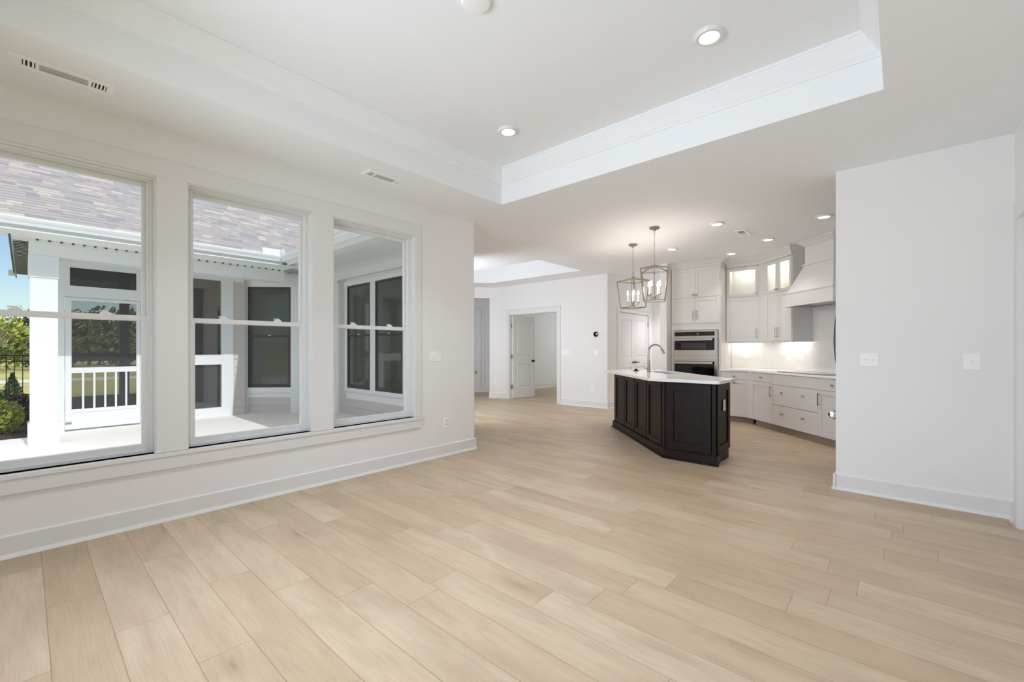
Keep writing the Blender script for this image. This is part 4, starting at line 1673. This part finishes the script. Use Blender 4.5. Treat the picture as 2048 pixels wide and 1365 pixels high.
# porch front wall (Y = 10.2)
EP = Fr((0, 10.2, 0), (1, 0, 0), (0, -1, 0))
m = MB()
m.box(0.30, 0.45, -0.1, 0.02, -0.1, 2.27, EP)
m.box(1.40, 1.56, -0.1, 0.02, -0.1, 2.27, EP)
m.box(0.45, 1.40, -0.1, 0.02, 2.115, 2.27, EP)
m.box(0.30, 0.48, -0.1, 0.02, 2.27, 2.63, EP)
m.box(1.375, 1.56, -0.1, 0.02, 2.27, 2.63, EP)
m.box(0.30, 3.05, -0.1, 0.02, 2.63, 2.80, EP)
m.box(1.56, 2.66, -0.1, 0.015, 0.945, 1.14, EP)
m.box(1.56, 2.66, -0.1, 0.015, -0.1, 0.085, EP)
m.box(2.655, 2.86, -0.1, 0.025, -0.1, 2.63, EP)
m.build('wall_porch', EXTTRIM, bevel=0.002, kind=ST)
siding('wall_siding_porch', EP, 2.86, 3.07, -0.10, 2.64)
t = empty('porch_transom', (0.925, 10.2, 2.27), 'narrow dark transom window above the white screen door', 'window')
m = MB()
m.box(0.475, 0.51, -0.02, 0.022, 2.27, 2.63, EP)
m.box(1.345, 1.38, -0.02, 0.022, 2.27, 2.63, EP)
m.box(0.51, 1.345, -0.02, 0.022, 2.27, 2.30, EP)
m.box(0.51, 1.345, -0.02, 0.022, 2.60, 2.63, EP)
m.build('window_frame', EXTTRIM, t, bevel=0.002)
MB().box(0.508, 1.347, 0.0, 0.004, 2.298, 2.602, EP).build('pane', TRANSOM, t)
for i, (a, b, c, d) in enumerate(((1.56, 2.657, 1.14, 2.63), (1.56, 2.657, 0.085, 0.945))):
    MB().box(a + 0.003, b - 0.003, -0.045, -0.041, c + 0.003, d - 0.003, EP).build('porch_screen', SCREEN, label=('upper' if i == 0 else 'lower') + ' dark mesh screen panel of the porch right of the screen door', cat='screen', loc=(2.1, 10.24, c))

t = empty('screen_door', (0.925, 10.2, -0.07), 'white screen door with five short balusters on the porch', 'door')
m = MB()
D0, D1 = 0.455, 1.395
n0d, n1d = -0.015, 0.022
m.box(D0, 0.53, n0d, n1d, -0.07, 2.105, EP)
m.box(1.345, D1, n0d, n1d, -0.07, 2.105, EP)
m.box(0.53, 1.345, n0d, n1d, 2.055, 2.105, EP)
m.box(0.53, 1.345, n0d, n1d, 0.855, 0.945, EP)
m.box(0.53, 1.345, n0d, n1d, 0.20, 0.255, EP)
m.box(0.53, 1.345, n0d, n1d - 0.008, -0.07, 0.20, EP)
m.build('door_frame', EXTTRIM, t, bevel=0.002)
for i in range(5):
    cx = 0.53 + (i + 1) * (1.345 - 0.53) / 6
    MB().box(cx - 0.013, cx + 0.013, -0.005, 0.018, 0.255, 0.855, EP).build('baluster', EXTTRIM, t)
MB().box(0.53, 1.345, -0.011, -0.008, 0.945, 2.055, EP).build('screen', SCREEN, t)
MB().box(0.53, 1.345, -0.011, -0.008, 0.255, 0.855, EP).build('screen', SCREEN, t)
MB().box(0.458, 0.53, 0.022, 0.032, 0.02, 0.05, EP).build('hinge', NICKEL, t)

# porch interior: ceiling, far screen posts, side wall
m = MB()
m.box(-0.1, 3.6, 9.35, 13.6, 2.80, 2.86)
m.build('ceiling_porch', SOFFIT, kind=ST)
m = MB()
m.box(3.07, 3.2, 10.5, 13.6, -0.1, 2.8)
m.build('wall_porch_side', SIDING, kind=ST)
ES = Fr((3.07, 0, 0), (0, 1, 0), (-1, 0, 0))
t = empty('porch_patio_door', (3.07, 11.4, -0.1), 'dark glazed door on the side wall inside the porch', 'door')
m = MB()
m.box(10.75, 10.85, 0, 0.05, -0.1, 2.25, ES)
m.box(11.85, 11.95, 0, 0.05, -0.1, 2.25, ES)
m.box(10.85, 11.85, 0, 0.05, 2.15, 2.25, ES)
m.box(10.85, 11.85, 0, 0.05, -0.1, 0.1, ES)
m.build('door_frame', DARKFRAME, t)
MB().box(10.85, 11.85, 0.01, 0.03, 0.1, 2.15, ES).build('pane', DARKGLASS, t)
posts = (0.13, 1.475, 2.88)
for i, px in enumerate(posts):
    MB().box(px, px + 0.165, 13.35, 13.5, -0.1, 2.8).build('porch_post', PORCHGRAY, label=('dark porch post seen behind the column', 'dark gray porch post seen through the screen door', 'dark gray post at the far right corner of the porch')[i], cat='post', group='far porch posts', loc=(px, 13.4, -0.1))
for i in range(2):
    a, b = posts[i] + 0.165, posts[i + 1]
    t = empty('porch_rail', ((a + b) / 2, 13.42, 0.1), ('dark gray porch rail seen through the screen door', 'dark gray porch rail behind the upper and lower screen panels')[i], 'railing', 'far porch rails')
    MB().box(a, b, 13.38, 13.46, 1.0, 1.165).build('top_rail', PORCHGRAY, t)
    MB().box(a, b, 13.38, 13.46, -0.1, 0.21).build('kick_board', PORCHGRAY, t)

# porch column, beam, soffit, gutter and roofs
t = empty('porch_column', (0.19, 9.19, -0.1), 'square white porch column left of the screen door', 'column')
MB().box(0.06, 0.335, 9.06, 9.335, -0.1, 2.27).build('shaft', EXTTRIM, t, bevel=0.003)
MB().box(0.04, 0.355, 9.04, 9.355, -0.1, 0.20).build('plinth', EXTTRIM, t, bevel=0.004)
MB().box(0.045, 0.345, 9.045, 9.345, 2.265, 2.575).build('capital', EXTTRIM, t, bevel=0.003)
m = MB()
m.box(0.05, 3.42, 9.05, 9.34, 2.575, 2.80)
m.build('wall_porch_beam', EXTTRIM, bevel=0.003, kind=ST)
m = MB()
m.box(0.05, 3.42, 8.52, 9.05, 2.80, 2.815)
m.box(-0.33, 0.05, 8.52, 9.05, 2.80, 2.815)
m.box(-0.13, 0.05, 9.05, 13.5, 2.80, 2.815)
m.box(3.2, 4.46, 4.3, 9.05, 2.86, 2.875)
m.build('trim_9', SOFFIT, kind=ST)
# soffit ribs and vent slots
m = MB()
for i in range(30):
    y0 = 9.1 + i * 0.145
    m.box(-0.12, 0.045, y0, y0 + 0.012, 2.794, 2.801)
for i in range(60):
    y0 = 5.2 + i * 0.062
    m.box(3.55, 4.1, y0, y0 + 0.01, 2.854, 2.861)
m.build('trim_10', SOFFIT, kind=ST)
m = MB()
for i in range(28):
    x0 = 0.12 + i * 0.118
    m.box(x0, x0 + 0.025, 9.030, 9.046, 2.780, 2.800)
m.build('trim_11', SLOT, kind=ST)
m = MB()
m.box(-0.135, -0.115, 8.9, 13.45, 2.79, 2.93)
m.build('rake_board', mat('shaded_fascia', (74, 86, 98), 0.6), label='fascia edge of the porch eave, coloured dark as in shadow, against the sky', cat='fascia', loc=(-0.125, 9, 2.8))  # the board's shadow is put into its dark colour


def gutter(name, F, s0, s1, label):
    """F: x along, y outwards, z up, origin at the fascia"""
    prof = [(0.0, 0.0), (0.075, 0.0), (0.085, 0.03), (0.105, 0.06), (0.115, 0.085), (0.115, 0.105), (0.108, 0.105), (0.105, 0.088), (0.092, 0.06), (0.07, 0.012), (0.012, 0.012), (0.012, 0.105), (0.0, 0.105)]
    G = Fr(F.o, F.n, F.z, F.a)
    m = MB().prism(prof, s0, s1, G)
    t = empty(name, F((s0 + s1) / 2, 0.05, 0), label, 'gutter')
    m.build('trough', EXTTRIM, t)
    MB().box(s0, s1, -0.02, 0.0, -0.06, 0.10, F).build('fascia', EXTTRIM, t)
    return t


gutter('roof_gutter', Fr((0, 8.56, 2.862), (1, 0, 0), (0, -1, 0)), -0.33, 3.2, 'white gutter along the porch roof above the screen door')
gutter('roof_gutter', Fr((3.25, 0, 2.862), (0, 1, 0), (-1, 0, 0)), 4.4, 8.48, 'white gutter running toward the house above the twin dark windows')


def roof(name, poly, o, a, slope, label):
    """poly in roof-plane coordinates: u along the eave, v up the slope"""
    me = bpy.data.meshes.new(name)
    bm = bmesh.new()
    n = len(poly)
    lo = [bm.verts.new((u, v, -0.03)) for u, v in poly]
    hi = [bm.verts.new((u, v, 0.0)) for u, v in poly]
    bm.faces.new(hi)
    bm.faces.new(lo[::-1])
    for i in range(n):
        bm.faces.new((lo[i], lo[(i + 1) % n], hi[(i + 1) % n], hi[i]))
    bmesh.ops.recalc_face_normals(bm, faces=bm.faces)
    bm.to_mesh(me)
    bm.free()
    me.materials.append(SHINGLE)
    ob = bpy.data.objects.new(name, me)
    COL.objects.link(ob)
    A = Vector(a).normalized()
    V = Vector(slope).normalized()
    N = A.cross(V)
    ob.matrix_world = Matrix(((A.x, V.x, N.x, o[0]), (A.y, V.y, N.y, o[1]), (A.z, V.z, N.z, o[2]), (0, 0, 0, 1)))
    return tag(ob, label, 'roof')


SL = sqrt(1 + 0.36)
roof('shingle_roof', [(-0.32, 0), (3.2, 0), (3.2 + 6.5, 6.5 * SL), (-0.32, 6.5 * SL)], (0, 8.5, 2.972), (1, 0, 0), (0, 1, 0.6), 'gray and tan shingle roof of the porch seen through the left windows')
roof('shingle_roof', [(-8.5, 0), (-4.4, 0), (-4.4, 6.5 * SL), (-15.0, 6.5 * SL)], (3.2, 0, 2.972), (0, -1, 0), (1, 0, 0.6), 'shingle roof slope meeting the porch roof at the valley, above the gutter')
m = MB()
m.prism([(8.7, 2.87), (15, 2.87), (15, 6.7), (8.9, 3.1)], 0, 0.02, Fr((-0.115, 0, 0), (0, 1, 0), (0, 0, 1), (1, 0, 0)))
m.build('wall_porch_gable', SIDING, kind=ST)
t = MB().box(2.84, 3.16, 8.49, 8.505, 2.93, 3.075)
t.box(3.14, 3.155, 8.35, 8.5, 2.93, 3.075)
t.build('splash_guard', EXTTRIM, label='small white splash guard at the inner corner of the gutters', cat='splash guard', loc=(3.0, 8.5, 2.97))
MB().box(-0.2, -0.09, 13.3, 13.4, 2.74, 2.84).build('gutter_end', EXTTRIM, label='small white gutter end at the back of the porch eave', cat='gutter', loc=(-0.15, 13.35, 2.79))

# ---- fence beyond the bed
t = empty('iron_fence', (-0.5, 16.4, -0.3), 'black iron picket fence beyond the garden bed', 'fence')
m = MB()
m.box(-3.5, 3.0, 16.385, 16.415, 1.085, 1.115)
m.box(-3.5, 3.0, 16.385, 16.415, 0.93, 0.955)
m.box(-3.5, 3.0, 16.385, 16.415, -0.12, -0.095)
m.build('rail', IRON, t)
i = 0
xx = -0.95
while xx < 0.75:
    MB().box(xx - 0.008, xx + 0.008, 16.392, 16.408, -0.4, 1.1).build('picket', IRON, t)
    xx += 0.1345
MB().box(-1.1, -1.05, 16.37, 16.43, -0.45, 1.2).build('fence_post', IRON, t)


def leaves(n, centre, rad, size, seed, shape='ball'):
    rnd = random.Random(seed)
    m = MB()
    c = Vector(centre)
    for i in range(n):
        while True:
            p = Vector((rnd.uniform(-1, 1), rnd.uniform(-1, 1), rnd.uniform(-1, 1)))
            l = p.length
            if l <= 1 and l > 0.45:
                break
        if shape == 'cone':
            h = rnd.random()
            r = (1 - h) * rnd.uniform(0.3, 1)
            a = rnd.uniform(0, 2 * pi)
            p = Vector((r * cos(a), r * sin(a), h * 2 - 1))
        q = Vector((p.x * rad[0], p.y * rad[1], p.z * rad[2])) + c
        wob = 1 + 0.25 * sin(q.x * 3.1 + seed) * cos(q.y * 2.7 + seed * 2)
        q = c + (q - c) * wob
        d = Vector((rnd.uniform(-1, 1), rnd.uniform(-1, 1), rnd.uniform(-0.4, 1))).normalized()
        a = d.orthogonal().normalized()
        b = d.cross(a)
        s = size * rnd.uniform(0.6, 1.3)
        m.add([q - a * s, q + b * s * 0.45, q + a * s, q - b * s * 0.45], [[0, 1, 2, 3]])
    return m


def shrub(name, base, rad, n, size, lm, seed, label, cat='shrub', shape='ball'):
    t = empty(name, base, label, cat)
    c = (base[0], base[1], base[2] + rad[2] * 0.9)
    leaves(n, c, rad, size, seed, shape).build('foliage', lm, t)
    k = MB()
    rnd = random.Random(seed)
    for i in range(5):
        a = rnd.uniform(0, 6.28)
        k.tube([base, (base[0] + 0.3 * rad[0] * cos(a), base[1] + 0.3 * rad[1] * sin(a), base[2] + rad[2])], 0.01 * max(1, rad[2]), 6, r1=0.004)
    k.build('stem', BARK, t)
    return t


shrub('garden_shrub', (-0.33, 11.3, -0.17), (0.36, 0.36, 0.30), 1500, 0.035, LEAF_LIME, 3, 'lime green leafy shrub in the garden bed outside the leftmost window')
shrub('garden_shrub', (-0.02, 12.4, -0.17), (0.34, 0.3, 0.34), 1500, 0.034, LEAF_MAROON, 5, 'dark maroon shrub behind the lime green shrub beside the column')
shrub('garden_shrub', (-0.55, 13.0, -0.17), (0.34, 0.34, 0.38), 1400, 0.04, LEAF_GREEN, 8, 'dark green shrub at the left edge of the garden bed')
shrub('young_conifer', (-0.22, 19.5, -0.45), (0.42, 0.42, 0.52), 1300, 0.05, LEAF_CONIFER, 9, 'small young conifer growing on the lawn behind the fence', 'tree', 'cone')


def tree(i, x, y, h, w, lm, label):
    t = empty('distant_tree', (x, y, -0.45), label, 'tree', 'trees beyond the field')
    leaves(1500, (x, y, h * 0.50), (w * 0.9, w * 0.5, h * 0.52), 0.26, 100 + i).build('foliage', lm, t)
    k = MB()
    k.tube([(x, y, -0.45), (x + 0.1, y, h * 0.35), (x - 0.1, y, h * 0.7)], 0.16, 8, r1=0.05)
    k.build('trunk', BARK, t)


kinds = [(LEAF_GREEN, 'dense dark green tree'), (LEAF_OLIVE, 'olive green rounded tree'), (LEAF_LIME, 'bright yellow green low tree')]
spots = [(-3.6, 58, 3.9, 2.4, 1), (-1.4, 54, 3.8, 2.3, 2), (0.6, 62, 4.8, 2.4, 0), (2.6, 57, 4.6, 2.4, 1), (4.7, 65, 5.6, 2.5, 0), (6.9, 60, 5.4, 2.5, 0),
         (9.2, 56, 4.7, 2.6, 1), (-6.0, 66, 4.4, 2.6, 0), (1.6, 51, 2.6, 1.9, 1), (5.8, 52, 3.0, 1.9, 1), (-2.4, 49, 2.2, 1.9, 1)]
where = ['second from the left on the field edge', 'left of the porch column on the field edge', 'behind the porch column', 'seen through the left of the screen door',
         'in the middle of the screen door view', 'behind the dark porch post', 'far right of the tree line behind the screens', 'leftmost beyond the field',
         'in the front row left in the door view', 'in the front row right in the door view', 'low in the front row left of the column']
for i, (x, y, h, w, kd) in enumerate(spots):
    tree(i, x, y, h, w, kinds[kd][0], kinds[kd][1] + ' ' + where[i])
# bare tree in front of the tree line at the left edge
t = empty('bare_tree', (-1.0, 34, -0.45), 'bare gray leafless tree at the left edge of the leftmost window', 'tree')
k = MB()
rnd = random.Random(4)


def branch(p, d, L, r, depth):
    q = p + d * L
    mid = p + d * L * 0.5 + Vector((rnd.uniform(-1, 1), rnd.uniform(-1, 1), rnd.uniform(-0.5, 1))) * L * 0.06
    k.tube([p, mid, q], r, 5, r1=r * 0.6)
    if depth == 0:
        return
    for i in range(3):
        nd = (d + Vector((rnd.uniform(-1, 1), rnd.uniform(-1, 1), rnd.uniform(-0.2, 0.7))) * 0.75).normalized()
        branch(p + (q - p) * rnd.uniform(0.55, 1.0), nd, L * rnd.uniform(0.6, 0.8), r * 0.55, depth - 1)


branch(Vector((-1.0, 34, -0.45)), Vector((0.05, 0, 1)).normalized(), 1.2, 0.09, 4)
k.build('branches', BARK, t)
